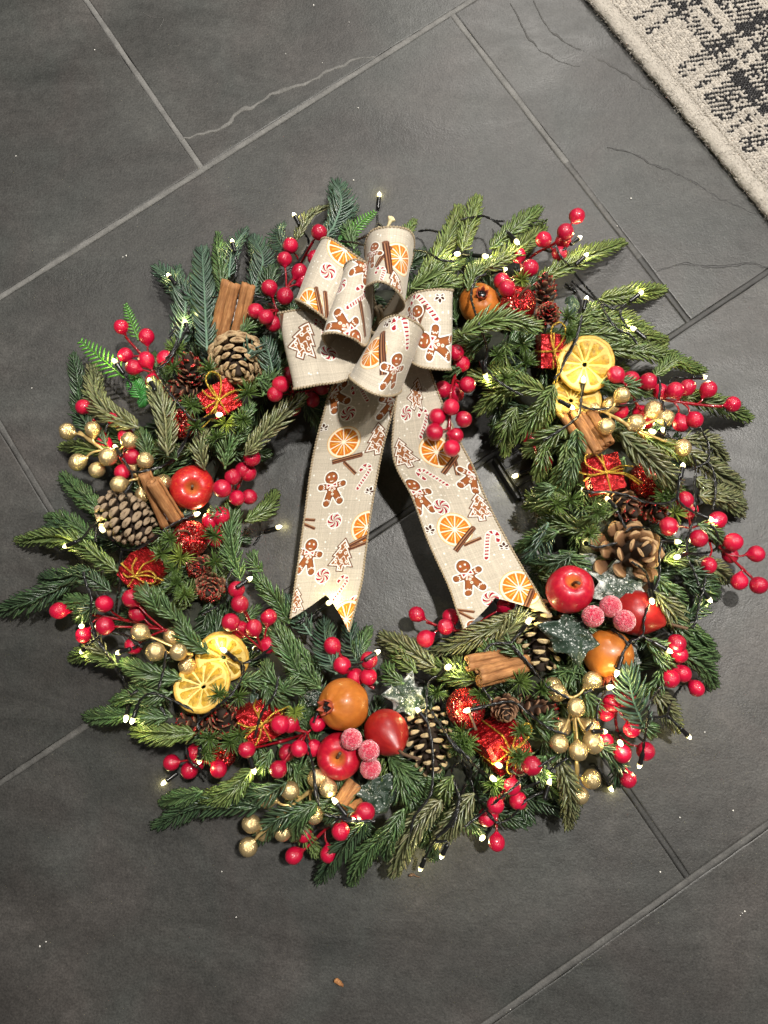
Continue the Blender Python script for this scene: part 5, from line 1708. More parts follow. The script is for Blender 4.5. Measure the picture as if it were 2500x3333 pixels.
# ------------------------------------------------------------------ frosted leaves and sugared berries
def leaf_geo(R, spikes, notch=0.62, cup=0.10, aspect=1.0, seed=0):
    r_ = np.random.default_rng(seed)
    na, nr = 12 * spikes, 9
    a = np.arange(na) * 2 * math.pi / na
    ph = (a * spikes / (2 * math.pi)) % 1.0
    d = np.abs(ph - 0.5) * 2          # 0 at the spike, 1 in the bay
    out = notch + (1 - notch) * (1 - d) ** 1.7
    lob = np.floor(a * spikes / (2 * math.pi)).astype(int)
    out = notch + (out - notch) * r_.uniform(0.35, 1.2, spikes)[lob]
    out = out * (1 + 0.13 * np.sin(a * 1.0 + seed) + 0.12 * np.cos(2 * a + seed * 2))
    s = np.linspace(0, 1, nr)[1:]
    V = [np.zeros((1, 3))]
    C = [np.zeros((1, 3))]
    for q in s:
        x, y = out * q * np.cos(a) * R * aspect, out * q * np.sin(a) * R
        z = R * 0.13 * q * np.sin(a * 4.0 + q * 7 + seed) + R * (cup * np.sin(a * spikes * 0.5 + 1.0) * q ** 2 - cup * 1.2 * q ** 2 + 0.05 * np.cos(a * spikes) * q)
        V.append(np.stack([x, y, z], 1))
        C.append(np.repeat([[0.16 * q ** 3] * 3], na, 0))
    V, C = np.concatenate(V), np.concatenate(C)
    F3 = np.stack([np.zeros(na, int), 1 + np.arange(na), 1 + (np.arange(na) + 1) % na], 1)
    i = 1 + np.arange(nr - 2)[:, None] * na
    j = np.arange(na)[None]
    F4 = np.stack([i + j, i + na + j, i + na + (j + 1) % na, i + (j + 1) % na], -1).reshape(-1, 4)
    lo = V - [0, 0, 0.0005]
    n = len(V)
    rim = 1 + (nr - 2) * na + np.arange(na)
    FS = np.stack([rim, np.roll(rim, -1), np.roll(rim, -1) + n, rim + n], 1)[:, ::-1]
    return np.concatenate([V, lo]), [F3, np.concatenate([F4, F4[:, ::-1] + n, FS])], np.concatenate([C, C]), n


def frost_leaf(label, c, R, normal, spin, z, spikes=7, snow=0.0, aspect=1.0, seed=1, notch=0.62):
    px = S(*c)
    P = at(*px, z)
    Rm = frame(normal, spin)
    V, F, C, n = leaf_geo(R, spikes, notch, 0.10, aspect, seed)
    T_ = thing('frosted_leaf', label, 'leaf', P, Rm, 'frosted ivy leaves in the wreath')
    obj('blade', mesh('blade', V, F, C + snow, None, True, M['frost']), T_)
    solid(V @ Rm.T + P, F)
    mb = MB()
    mb.add(tube(catmull([(0, 0, 0.0002), (-R * 0.3, 0, -0.0012), (-R * 0.75, 0, -0.006)], 8), 0.0007, 6))
    # grains of white frost standing on the blade
    top = V[:n]
    gb = MB()
    tet = np.array([[1, 0, 0], [-0.5, 0.87, 0], [-0.5, -0.87, 0], [0, 0, 1.2]])
    tf = [np.array([[0, 1, 3], [1, 2, 3], [2, 0, 3]])]
    ng = int(110 + 420 * snow)
    for _ in range(ng):
        q = top[rng.integers(n)] * 0.5 + top[rng.integers(n)] * 0.5 if False else top[rng.integers(n)] * rng.uniform(0.75, 1.0)
        gb.add((tet * rng.uniform(0.00014, 0.00034) + q + [rng.normal(0, 0.0006), rng.normal(0, 0.0006), 0.0001], tf))
    obj('stalk', mb.mesh('stalk', M['leaf']), T_)
    g_ = obj('frost', gb.mesh('frost', mat_frost_grain, False), T_)
    g_['kind'] = 'stuff'


mat_frost_grain = mat_simple('frost_grain', (0.82, 0.83, 0.80), 0.35)
frost_leaf('green leaf dusted with silver glitter under the bottom sugared berries', ('H', 770, 640), 0.0235, (0.0, -0.1, 1.0), 0.4, 0.062, 6, 0.03, 1.0, 3, 0.62)
frost_leaf('thickly snowed leaf above the red pear at the bottom', ('U', 930, 510), 0.0225, (0.05, 0.2, 0.96), 0.9, 0.060, 7, 0.17, 1.0, 5, 0.58)
frost_leaf('large glittered green leaf over the right pomegranate', ('V', 420, 720), 0.0235, (-0.05, 0.1, 1.0), 0.2, 0.088, 6, 0.06, 1.05, 4, 0.62)
frost_leaf('snow white leaf curling under the open pine cone on the right', ('V', 740, 400), 0.0225, (0.10, 0.30, 0.94), 0.25, 0.070, 6, 0.20, 1.5, 8, 0.62)
frost_leaf('sparkly dark leaf edge left of the bottom pomegranate', ('U', 330, 520), 0.014, (-0.6, 0.2, 0.7), 0.3, 0.058, 5, 0.12, 0.8, 2)
frost_leaf('narrow snowed leaf between crimson apple and open pine cone', ('V', 500, 250), 0.0135, (0.2, 0.3, 0.9), 1.1, 0.058, 5, 0.22, 1.0, 6)
frost_leaf('glittered leaf sliver right of the hanging pomegranate', ('V', 820, 860), 0.0135, (0.7, 0.0, 0.6), 1.4, 0.056, 5, 0.16, 1.0, 9)

# plain dark leaves
def dark_leaf(label, c, R, normal, spin, z, aspect=0.5):
    P = at(*S(*c), z)
    Rm = frame(normal, spin)
    V, F, C, n = leaf_geo(R, 5, 0.6, 0.15, aspect, 12)
    o = obj('plain_leaf', mesh('plain_leaf', V @ Rm.T + P - WB, F, C, None, True, M['leaf']), wreath)
    solid(V @ Rm.T + P, F)


dark_leaf('', ('N', 1010, 1080), 0.018, (0.3, 0.0, 0.9), 1.4, 0.060)
dark_leaf('', ('G', 930, 150), 0.017, (0.0, 0.3, 0.9), 0.2, 0.056)
dark_leaf('', ('E', 1110, 900), 0.016, (0.0, 0.3, 0.9), 2.4, 0.058, 0.4)
dark_leaf('', ('D', 470, 165), 0.012, (0.3, 0.3, 0.9), 0.5, 0.062)
dark_leaf('', ('M', 580, 300), 0.016, (0.1, 0.2, 0.9), 1.2, 0.056)
dark_leaf('', ('B', 1010, 1250), 0.010, (0.1, 0.2, 0.9), 0.2, 0.06)


def sugar_pick(label, pts, R, root):
    ro = at(*S(*root), 0.055)
    T_ = thing('sugared_berry_pick', label, 'berry pick', ro, None, 'sugared berry picks in the wreath')
    import bmesh
    bm = bmesh.new()
    bmesh.ops.create_icosphere(bm, subdivisions=5, radius=1.0)
    V = np.array([v.co[:] for v in bm.verts])
    F = np.array([[v.index for v in f.verts] for f in bm.faces])
    bm.free()
    mb = MB()
    for k, (t, x, y, z) in enumerate(pts):
        P = at(*S(t, x, y), z)
        Vk = V * (1 + rng.normal(0, 0.016, len(V)) + 0.012 * smooth_noise(V, 22, k))[:, None] * R
        obj('sugared_berry', mesh('sugared_berry', Vk, [F], None, None, True, M['sugar']), T_, P - ro)
        solid(Vk + P, [F])
        mb.add(tube(catmull([P - ro, (P - ro) * 0.5 - [0, 0, 0.004], np.zeros(3)], 8), 0.0008, 6))
    obj('stem', mb.mesh('stem', M['twig']), T_)


sugar_pick('three sugared pink berries by the crimson apple at the bottom', [('H', 537, 155, 0.088), ('H', 693, 260, 0.086), ('H', 708, 418, 0.080)], 0.0083, ('H', 720, 200))
sugar_pick('three sugared pink berries beside the crimson apple on the right', [('K', 242, 1172, 0.090), ('K', 82, 1262, 0.092), ('K', 366, 1302, 0.092)], 0.0086, ('K', 220, 1300))

BVH[0] = make_bvh()

# ------------------------------------------------------------------ sprigs lying over the ornaments
for row in [
    ('C', (265, 1060), (140, 420), 'O', 1.1, 0.022), ('C', (960, 1060), (1440, 560), 'O', 1.1, 0.010), ('N', (0, 1345), (660, 1270), 'G', 1.2, 0.030),
    ('J', (560, 760), (400, 270), 'D', 1.15, 0.018), ('L', (330, 990), (800, 1430), 'O', 1.2, 0.024), ('G', (880, 850), (470, 1100), 'G', 1.1, 0.004),
    ('E', (1420, 1080), (1260, 900), 'B', 1.05, 0.012),
]:
    tag, b, t, sty, sc, dz = row
    spx(tag, b, t, sty, sc, dz)

BVH[0] = make_bvh()
G1, G2, G3 = (0.085, 0.135, 0.028), (0.060, 0.105, 0.022), (0.16, 0.21, 0.035)
for tag, x, y, r, c in [
    ('C', 645, 290, 13, G2), ('C', 480, 610, 13, G2), ('C', 785, 770, 15, G3), ('C', 985, 500, 15, G2), ('C', 950, 740, 13, G2), ('C', 520, 800, 11, G2), ('C', 700, 900, 12, G2), ('C', 340, 100, 12, G1),
    ('B', 760, 1230, 13, G1), ('B', 740, 1380, 12, G2),
    ('D', 220, 560, 13, G1), ('D', 380, 600, 15, G3), ('D', 290, 430, 12, G2), ('D', 690, 400, 13, G2), ('D', 690, 640, 13, G2), ('D', 350, 830, 13, G2), ('D', 420, 930, 11, G1), ('D', 330, 700, 11, G2),
    ('G', 760, 190, 13, G2), ('G', 590, 170, 11, G2), ('G', 500, 570, 14, G2), ('G', 690, 600, 13, G2), ('G', 470, 700, 12, G2), ('G', 1270, 330, 10, G3), ('G', 780, 530, 12, G2),
    ('M', 690, 200, 14, G2), ('M', 720, 370, 14, G2), ('M', 470, 290, 11, G2), ('M', 540, 500, 12, G1), ('M', 1110, 120, 12, G2), ('N', 545, 860, 12, G3), ('N', 970, 1340, 12, G2), ('N', 960, 1200, 12, G2),
    ('P', 1220, 890, 15, G1), ('P', 1420, 950, 12, G2), ('P', 700, 1350, 15, G2), ('P', 870, 1000, 13, G2), ('P', 480, 980, 11, G2), ('P', 750, 1440, 13, G2), ('P', 1230, 1330, 12, G2), ('P', 1200, 1560, 12, G2),
    ('I', 430, 1250, 14, G2), ('I', 690, 1010, 12, G2), ('I', 140, 900, 14, G2), ('K', 120, 330, 13, G2), ('K', 820, 330, 12, G3), ('K', 720, 190, 12, G2), ('K', 60, 520, 12, G1), ('L', 760, 1560, 10, G2),
    ('M', 1130, 1600, 13, G2), ('M', 1000, 1640, 12, G1), ('H', 1530, 200, 13, G2),
]:
    tuft(tag, (x, y), r / 1000.0 * 0.9, None, c, 46, (0, 0, 1), 0.004, True)
# dark frosted tinsel twigs at the fruit clusters
for tag, b, t in [('H', (880, 330), (1230, 620)), ('H', (860, 300), (1290, 480)), ('H', (960, 420), (1080, 700)), ('H', (20, 380), (230, 470)), ('H', (30, 480), (200, 340)),
                  ('I', (1150, 200), (980, 330)), ('I', (1200, 130), (1130, 400)), ('I', (1000, 180), (1180, 330)), ('V', (330, 180), (500, 330))]:
    spx(tag, b, t, 'B', 1.15, 0.0, z=(0.060, 0.052))
BVH[0] = make_bvh()

# ------------------------------------------------------------------ printed ribbon
PX = 176                                # print dots per ribbon width
RW = 0.060
ATL = []                                # rows of the print, filled piece by piece


def seg_d(x, y, ax, ay, bx, by):
    dx, dy = bx - ax, by - ay
    t = np.clip(((x - ax) * dx + (y - ay) * dy) / (dx * dx + dy * dy + 1e-12), 0, 1)
    return np.hypot(x - ax - t * dx, y - ay - t * dy), t


def poly_d(x, y, pts):
    """signed distance to a closed polygon"""
    d = np.full(x.shape, 9.0)
    s = np.ones(x.shape)
    n = len(pts)
    for i in range(n):
        ax, ay = pts[i]
        bx, by = pts[i - 1]
        dd, _ = seg_d(x, y, ax, ay, bx, by)
        d = np.minimum(d, dd)
        c1, c2, c3 = y >= ay, y < by, (bx - ax) * (y - ay) > (by - ay) * (x - ax)
        s = np.where((c1 & c2 & c3) | (~c1 & ~c2 & ~c3), -s, s)
    return d * s


class Motif:
    def __init__(s, img, ex, ey, o, R):
        h, w, _ = img.shape
        cu, cv = o
        i0, i1 = max(0, int((cv - R) * PX)), min(h, int((cv + R) * PX) + 1)
        j0, j1 = max(0, int((cu - R) * PX)), min(w, int((cu + R) * PX) + 1)
        s.ok = i1 > i0 and j1 > j0
        if not s.ok:
            return
        v, u = np.meshgrid((np.arange(i0, i1) + 0.5) / PX - cv, (np.arange(j0, j1) + 0.5) / PX - cu, indexing='ij')
        s.x = u * ex[0] + v * ex[1]
        s.y = u * ey[0] + v * ey[1]
        s.t = img[i0:i1, j0:j1]

    def put(s, d, col, a=1.0):
        m = (np.clip(0.5 - d * PX, 0, 1) * a)[..., None]
        s.t[:] = s.t * (1 - m) + np.array(col) * m if np.ndim(col) == 1 else s.t * (1 - m) + col * m


WHITE = (0.80, 0.77, 0.70)
BROWN = (0.215, 0.066, 0.017)
DBROWN = (0.055, 0.017, 0.008)
REDP = (0.30, 0.012, 0.022)
GREENP = (0.12, 0.20, 0.07)


def d_mint(m, sc=1.0):
    r = np.hypot(m.x, m.y)
    R = 0.122 * sc
    m.put(r - R, WHITE)
    a = np.arctan2(m.y, m.x) + 1.3 * r / R
    f = (a / (2 * math.pi) * 6) % 1.0
    w = r * 2 * math.pi / 6
    m.put(np.maximum(np.abs(f - 0.3) * w - 0.24 * w, r - R * 0.87), REDP)
    m.put(np.maximum(np.abs(f - 0.74) * w - 0.075 * w, r - R * 0.87), GREENP)


def d_orange(m, sc=1.0):
    r = np.hypot(m.x, m.y)
    R = 0.262 * sc
    a = np.arctan2(m.y, m.x)
    m.put(r - R, (0.62, 0.30, 0.05))
    m.put(r - R * 0.965, (0.82, 0.70, 0.50))
    fl = np.array((0.60, 0.17, 0.012))[None, None] * (0.82 + 0.36 * (np.sin(a * 37 + 9 * r / R) * 0.5 + 0.5) * (r / R))[..., None]
    m.put(r - R * 0.845, fl)
    n = 10
    f = ((a + 0.2) / (2 * math.pi) * n) % 1.0
    w = r * 2 * math.pi / n
    m.put(np.maximum(np.minimum(f, 1 - f) * w - 0.0075, r - R * 0.86), (0.85, 0.76, 0.58))
    m.put(np.maximum(np.abs(f - 0.5) * w - 0.0045 * (r > R * 0.25) - 0.0005, np.maximum(r - R * 0.72, R * 0.3 - r)), (0.80, 0.50, 0.10), 0.85)
    m.put(r - 0.014, (0.85, 0.76, 0.58))


def d_stick(m, sc=1.0, L=0.46, wd=0.033):
    d, t = seg_d(m.x, m.y, 0, -L / 2 * sc, 0, L / 2 * sc)
    b = np.maximum(np.abs(m.x) - wd * sc, np.abs(m.y) - L / 2 * sc)
    m.put(b - 0.006, DBROWN)
    m.put(np.maximum(np.abs(m.x + 0.012) - 0.007, np.abs(m.y) - L / 2 * sc), (0.34, 0.16, 0.075))
    m.put(np.maximum(np.abs(m.x - 0.020) - 0.0045, np.abs(m.y) - L / 2 * sc), (0.24, 0.09, 0.04))
    e = np.hypot(m.x / 1.0, (m.y - L / 2 * sc) * 1.6)
    m.put(e - wd * sc, (0.20, 0.085, 0.045))
    m.put(np.abs(e - wd * sc * 0.55) - 0.004, DBROWN)


def d_ginger(m, sc=1.0):
    x, y = m.x / sc, m.y / sc
    head = np.hypot(x, y - 0.185) - 0.118
    body = seg_d(x, y, 0, 0.05, 0, -0.07)[0] - 0.098
    limbs = []
    ends = []
    for sx in (-1, 1):
        a = seg_d(x, y, sx * 0.04, 0.03, sx * 0.205, 0.045)[0] - 0.056
        l = seg_d(x, y, sx * 0.04, -0.08, sx * 0.125, -0.265)[0] - 0.064
        limbs += [a, l]
        ends += [(sx * 0.215, 0.045), (sx * 0.128, -0.275)]
    d = np.minimum.reduce([head, body] + limbs)
    m.put((d - 0.020) * sc, WHITE)
    m.put(d * sc, DBROWN)
    cl = np.array(BROWN)[None, None] * (1.0 + 0.35 * np.clip(-d / 0.06, 0, 1))[..., None]
    m.put((d + 0.010) * sc, cl)
    for i, (ex_, ey_) in enumerate(ends):
        r = np.hypot(x - ex_, y - ey_)
        wv = 0.072 + 0.009 * np.sin(np.arctan2(y - ey_, x - ex_) * 11)
        m.put(np.maximum(np.abs(r - wv) - 0.008, d + 0.004) * sc, WHITE)
    for sx in (-1, 1):
        m.put((np.hypot(x - sx * 0.043, y - 0.212) - 0.017) * sc, WHITE)
        m.put((np.hypot(x - sx * 0.070, y - 0.170) - 0.018) * sc, (0.32, 0.03, 0.02), 0.8)
        tri = poly_d(x, y, [(0, 0.055), (sx * 0.088, 0.095), (sx * 0.088, 0.015)])
        m.put((tri - 0.012) * sc, WHITE)
        m.put((tri + 0.008) * sc, REDP)
        m.put((seg_d(x, y, 0, 0.05, sx * 0.05, -0.03)[0] - 0.014) * sc, WHITE)
        m.put((seg_d(x, y, 0, 0.05, sx * 0.045, -0.02)[0] - 0.004) * sc, REDP)
    r = np.hypot(x, y - 0.185)
    m.put(np.maximum(np.abs(r - 0.062) - 0.007, np.abs(x) * 0.9 + (y - 0.155)) * sc, WHITE)
    m.put((np.hypot(x, y - 0.055) - 0.018) * sc, WHITE)
    for yy in (-0.05, -0.115):
        m.put((np.hypot(x, y - yy) - 0.024) * sc, WHITE)
        m.put((np.hypot(x, y - yy) - 0.014) * sc, (0.35, 0.36, 0.20))


def d_cane(m, sc=1.0, flip=1):
    x, y = m.x / sc * flip, m.y / sc
    P = [(0.03, -0.24), (0.03, 0.12)] + [(-0.045 + 0.075 * math.cos(a), 0.12 + 0.085 * math.sin(a)) for a in np.linspace(0.35, math.pi, 7)] + [(-0.12, 0.07)]
    d = np.full(x.shape, 9.0)
    sl = np.zeros(x.shape)
    acc = 0
    for (a, b), (c, e) in zip(P[:-1], P[1:]):
        dd, t = seg_d(x, y, a, b, c, e)
        L = math.hypot(c - a, e - b)
        sl = np.where(dd < d, acc + t * L, sl)
        d = np.minimum(d, dd)
        acc += L
    m.put((d - 0.041) * sc, WHITE)
    f = ((sl + (x + y) * 0.25) / 0.068) % 1.0
    m.put(np.maximum((np.abs(f - 0.35) - 0.24) * 0.068, d - 0.029) * sc, REDP)
    m.put(np.maximum((np.abs(f - 0.82) - 0.06) * 0.068, d - 0.029) * sc, GREENP)


def d_tree(m, sc=1.0):
    x, y = m.x / sc, m.y / sc
    P = [(0, 0.27), (0.10, 0.13), (0.065, 0.125), (0.155, -0.02), (0.11, -0.025), (0.20, -0.17), (0.05, -0.17), (0.05, -0.25), (-0.05, -0.25), (-0.05, -0.17), (-0.20, -0.17), (-0.11, -0.025), (-0.155, -0.02), (-0.065, 0.125), (-0.10, 0.13)]
    d = poly_d(x, y, P)
    m.put((d - 0.012) * sc, DBROWN)
    m.put((d - 0.002) * sc, (0.27, 0.10, 0.035))
    m.put((np.abs(d + 0.014) - 0.0085) * sc, WHITE)
    for yy, wv, k in ((0.10, 0.045, 0.9), (-0.04, 0.085, 1.5), (-0.145, 0.13, 2.3)):
        c = y - yy - 0.030 * np.sin(x / wv * math.pi * k)
        m.put(np.maximum(np.abs(c) - 0.0075, np.abs(x) - wv) * sc, WHITE)
    for cx, cy in ((0.02, 0.165), (-0.045, 0.055), (0.05, 0.045), (-0.09, -0.085), (0.0, -0.09), (0.09, -0.095), (-0.02, -0.205)):
        m.put((np.abs(np.hypot(x - cx, y - cy) - 0.019) - 0.0065) * sc, WHITE)


def d_sprig(m, sc=1.0):
    x, y = m.x / sc, m.y / sc
    for a, L in ((0, 0.10), (0.9, 0.085), (-0.9, 0.085), (1.8, 0.06), (-1.8, 0.06)):
        u, v = x * math.cos(a) - y * math.sin(a), x * math.sin(a) + y * math.cos(a)
        e = np.hypot(u / 0.55, v - L * 0.6) - L * 0.5
        m.put((e - 0.012) * sc, DBROWN)
        m.put((np.abs(e) - 0.009) * sc, WHITE)


DRAW = {'mint': (d_mint, 0.14), 'orange': (d_orange, 0.30), 'stick': (d_stick, 0.34), 'ginger': (d_ginger, 0.42), 'cane': (d_cane, 0.34), 'tree': (d_tree, 0.36), 'sprig': (d_sprig, 0.18)}


class Ribbon:
    def __init__(s, name, tag, st, n=100, m=13, notch=None, bulge=0.0):
        s.name = name
        low = lambda z: 0.10 + (z - 0.10) * 0.72 if z > 0.10 else z
        E0 = np.array([at(*S(tag, *a[:2]), low(a[2])) for a, b in st])
        E1 = np.array([at(*S(tag, *b[:2]), low(b[2])) for a, b in st])
        E0, E1 = catmull(E0, n), catmull(E1, n)
        mid = (E0 + E1) / 2
        L = np.concatenate([[0], np.cumsum(np.linalg.norm(np.diff(mid, axis=0), axis=1))])
        s.len = L[-1] / RW
        u = np.linspace(0, 1, m)
        if notch:
            sm = L[-1] - notch * (1 - np.abs(2 * u - 1))
        else:
            sm = np.full(m, L[-1])
        idx = np.arange(n)
        G = np.zeros((n, m, 3))
        vv = np.zeros((n, m))
        for j in range(m):
            q = np.linspace(0, 1, n) * sm[j]
            f = np.interp(q, L, idx)
            i = np.minimum(f.astype(int), n - 2)
            g = (f - i)[:, None]
            a = E0[i] * (1 - g) + E0[i + 1] * g
            b = E1[i] * (1 - g) + E1[i + 1] * g
            G[:, j] = a * (1 - u[j]) + b * u[j]
            vv[:, j] = q / RW
        # soft crumple of cloth
        nz = smooth_noise(G.reshape(-1, 3), 45, len(name)).reshape(n, m)
        nz2 = smooth_noise(G.reshape(-1, 3) * [1, 1, 0.3], 20, 31 + len(st)).reshape(n, m)
        du = np.gradient(G, axis=1)
        dv = np.gradient(G, axis=0)
        Nn = np.cross(du, dv)
        Nn /= np.linalg.norm(Nn, axis=2)[..., None] + 1e-12
        top = G[..., 2] > np.percentile(G[..., 2], 70)
        if Nn[top][:, 2].mean() < 0:
            Nn = -Nn
            s.flip = True
        else:
            s.flip = False
        G = G + Nn * (nz * 0.0007 + nz2 * 0.0010 + bulge * (1 - (2 * u - 1) ** 2)[None])[..., None]
        s.G, s.N, s.v, s.u = G, Nn, vv, np.broadcast_to(u, (n, m)).copy()
        s.px = to_px(G.reshape(-1, 3)).reshape(n, m, 2)
        s.img = np.empty((int(s.len * PX) + 3, PX, 3))
        lin = np.array((0.47, 0.415, 0.33))
        rr = rng.normal(0, 0.06, (s.img.shape[0], 1)) + rng.normal(0, 0.06, (1, PX)) + rng.normal(0, 0.07, s.img.shape[:2])
        s.img[:] = lin * (1 + rr)[..., None]
        dots = int(s.len * 42)
        for _ in range(dots):
            mt = Motif(s.img, (1, 0), (0, 1), (rng.uniform(0.03, 0.97), rng.uniform(0, s.len)), 0.03)
            if mt.ok:
                mt.put(np.hypot(mt.x, mt.y) - rng.choice([0.007, 0.010, 0.013]), WHITE, 0.9)

    def motif(s, kind, p, ang=0, sc=1.0, **kw):
        d = np.hypot(s.px[..., 0] - p[0], s.px[..., 1] - p[1])
        lim = max(9.0, d.min() + 1)
        z = np.where(d <= lim, s.G[..., 2] * 1.0 - d * 1e-5, -1)
        i, j = np.unravel_index(int(np.argmax(z)), z.shape)
        n, m = z.shape
        i0, i1 = max(0, i - 1), min(n - 1, i + 1)
        j0, j1 = max(0, j - 1), min(m - 1, j + 1)
        Ju = (s.px[i, j1] - s.px[i, j0]) / (s.u[i, j1] - s.u[i, j0])
        Jv = (s.px[i1, j] - s.px[i0, j]) / (s.v[i1, j] - s.v[i0, j] + 1e-9)
        J = np.stack([Ju, Jv], 1)
        Ji = np.linalg.pinv(J, rcond=0.15)
        off = np.clip(Ji @ (np.array(p) - s.px[i, j]), -0.5, 0.5)
        a = math.radians(ang)
        up = Ji @ np.array([math.sin(a), -math.cos(a)])
        rt = Ji @ np.array([math.cos(a), math.sin(a)])
        ey = up / (np.linalg.norm(up) + 1e-9)
        ex = np.array([-ey[1], ey[0]])
        if ex @ rt < 0:
            ex = -ex
        f, R = DRAW[kind]
        sc = sc * {'orange': 0.92, 'ginger': 0.9, 'mint': 0.95, 'tree': 0.92}.get(kind, 0.92)
        mt = Motif(s.img, ex, ey, (s.u[i, j] + off[0], s.v[i, j] + off[1]), R * max(sc, 1))
        if mt.ok:
            f(mt, sc, **kw)


BOWP = at(*S('Q', 800, 960), 0.09)
bow = thing('ribbon_bow', 'linen ribbon bow printed with gingerbread men, orange slices and candy canes', 'bow', BOWP)
t1 = Ribbon('ribbon_tail', 'T', [((690, -230, .094), (900, -140, .094)), ((545, 30, .088), (960, 30, .09)), ((490, 210, .078), (925, 200, .082)), ((440, 400, .066), (872, 400, .068)), ((405, 600, .056), (832, 600, .058)),
                                 ((372, 850, .050), (792, 840, .052)), ((338, 1100, .048), (758, 1100, .050)), ((312, 1290, .049), (735, 1270, .051)), ((283, 1490, .052), (655, 1575, .054))], 130, 15, 0.026, 0.0012)
for k, x, y, a, sc in [('orange', 622, 372, 5, 1), ('stick', 660, 535, -32, .62), ('stick', 643, 473, 75, 1.0), ('tree', 838, 355, 2, 1), ('cane', 750, 590, 38, .85), ('mint', 650, 188, 0, 1), ('mint', 563, 870, 20, 1),
                       ('orange', 772, 905, 0, 1), ('stick', 705, 1030, 105, .7), ('stick', 700, 1000, 95, .8), ('ginger', 548, 660, -4, .88), ('ginger', 400, 1090, 14, .88), ('tree', 612, 1095, 12, 1), ('stick', 400, 900, 80, .5), ('stick', 395, 865, 65, .5),
                       ('mint', 487, 1232, 0, 1), ('cane', 605, 1290, 48, .8), ('mint', 692, 1392, 30, 1), ('tree', 312, 1390, 10, .9), ('orange', 640, 1490, 0, 1), ('ginger', 560, 70, -30, .9), ('ginger', 930, 120, 20, .9), ('cane', 730, 50, -30, .8),
                       ('sprig', 495, 290, 0, 1), ('sprig', 782, 690, 30, 1)]:
    t1.motif(k, S('T', x, y), a, sc)
t2 = Ribbon('ribbon_tail', 'T', [((880, -190, .092), (1120, -230, .092)), ((950, 60, .086), (1200, 0, .09)), ((942, 220, .082), (1262, 150, .086)), ((932, 410, .074), (1370, 385, .078)), ((965, 545, .068), (1440, 520, .072)),
                                 ((1060, 725, .060), (1510, 690, .064)), ((1160, 1000, .056), (1600, 880, .060)), ((1290, 1285, .055), (1730, 1120, .060)), ((1340, 1430, .057), (1830, 1290, .063)), ((1387, 1556, .060), (1938, 1468, .068))], 130, 15, 0.022, 0.0010)
for k, x, y, a, sc in [('cane', 1130, 245, 18, .95), ('mint', 1020, 190, 0, 1), ('tree', 1085, 60, 10, 1), ('orange', 1212, 430, 0, 1), ('stick', 1330, 500, -15, .95), ('stick', 1300, 510, 52, .95), ('tree', 1000, 440, -22, .95), ('cane', 1185, 595, -65, .9),
                       ('ginger', 1440, 590, 30, .88), ('ginger', 1095, 700, -28, .88), ('mint', 1245, 782, 0, 1), ('tree', 1487, 785, -10, 1), ('orange', 1330, 930, 0, 1), ('stick', 1390, 985, 38, 1.05), ('stick', 1440, 1000, 95, .6), ('sprig', 1170, 940, 0, 1),
                       ('cane', 1545, 1010, 14, 1), ('sprig', 1640, 1040, 0, 1), ('ginger', 1415, 1220, -28, .9), ('mint', 1555, 1362, 0, 1), ('stick', 1395, 1435, 70, .5), ('stick', 1400, 1470, 100, .5), ('orange', 1735, 1290, 0, 1), ('stick', 1790, 1380, 60, .9), ('ginger', 1440, 1570, 0, .7)]:
    t2.motif(k, S('T', x, y), a, sc, **({'flip': -1} if k == 'cane' and y > 900 else {}))
LOOPS = []


def loop(st, motifs, n=110):
    r = Ribbon('bow_loop', 'Q', st, n, 13)
    for mm in motifs:
        k, x, y, a, sc = mm[:5]
        r.motif(k, S('Q', x, y), a, sc, **(mm[5] if len(mm) > 5 else {}))
    LOOPS.append(r)


# upper left loop, back one
loop([((800, 930, .100), (790, 1010, .100)), ((795, 650, .128), (590, 1010, .136)), ((665, 530, .146), (450, 910, .152)), ((535, 447, .144), (350, 842, .150)), ((485, 462, .126), (316, 832, .130)),
      ((520, 530, .106), (365, 890, .106)), ((650, 700, .094), (520, 1000, .094)), ((800, 940, .094), (785, 1015, .094))],
     [('orange', 628, 512, -35, 1), ('mint', 520, 650, 10, 1), ('ginger', 352, 690, 70, .8), ('orange', 395, 850, 0, .9), ('stick', 462, 840, -12, .9), ('stick', 510, 860, -5, .8)])
# upper middle loop in front of it
loop([((820, 920, .104), (800, 1020, .104)), ((806, 690, .146), (765, 1120, .150)), ((775, 604, .164), (692, 1078, .170)), ((705, 572, .172), (582, 1042, .178)), ((642, 588, .164), (497, 1048, .170)),
      ((624, 640, .144), (493, 1085, .146)), ((655, 710, .124), (555, 1150, .122)), ((730, 810, .112), (655, 1170, .108)), ((812, 930, .104), (765, 1130, .102))],
     [('ginger', 760, 625, 115, .9), ('mint', 602, 745, 0, 1), ('cane', 712, 820, 55, .9), ('ginger', 640, 1010, 128, .9), ('stick', 745, 960, -8, 1.0)])
# lower left loop
loop([((780, 960, .098), (785, 1035, .098)), ((610, 1015, .112), (705, 1290, .120)), ((495, 950, .122), (600, 1348, .132)), ((355, 898, .128), (465, 1368, .132)), ((228, 912, .122), (330, 1392, .126)),
      ((208, 928, .108), (303, 1395, .112)), ((262, 970, .090), (362, 1365, .090)), ((500, 1050, .084), (550, 1290, .084)), ((780, 985, .092), (775, 1035, .092))],
     [('tree', 368, 1085, 14, 1.1), ('mint', 525, 1170, 0, 1), ('cane', 480, 1020, 0, .7), ('ginger', 430, 1312, -80, .9), ('stick', 222, 985, 5, 1)])
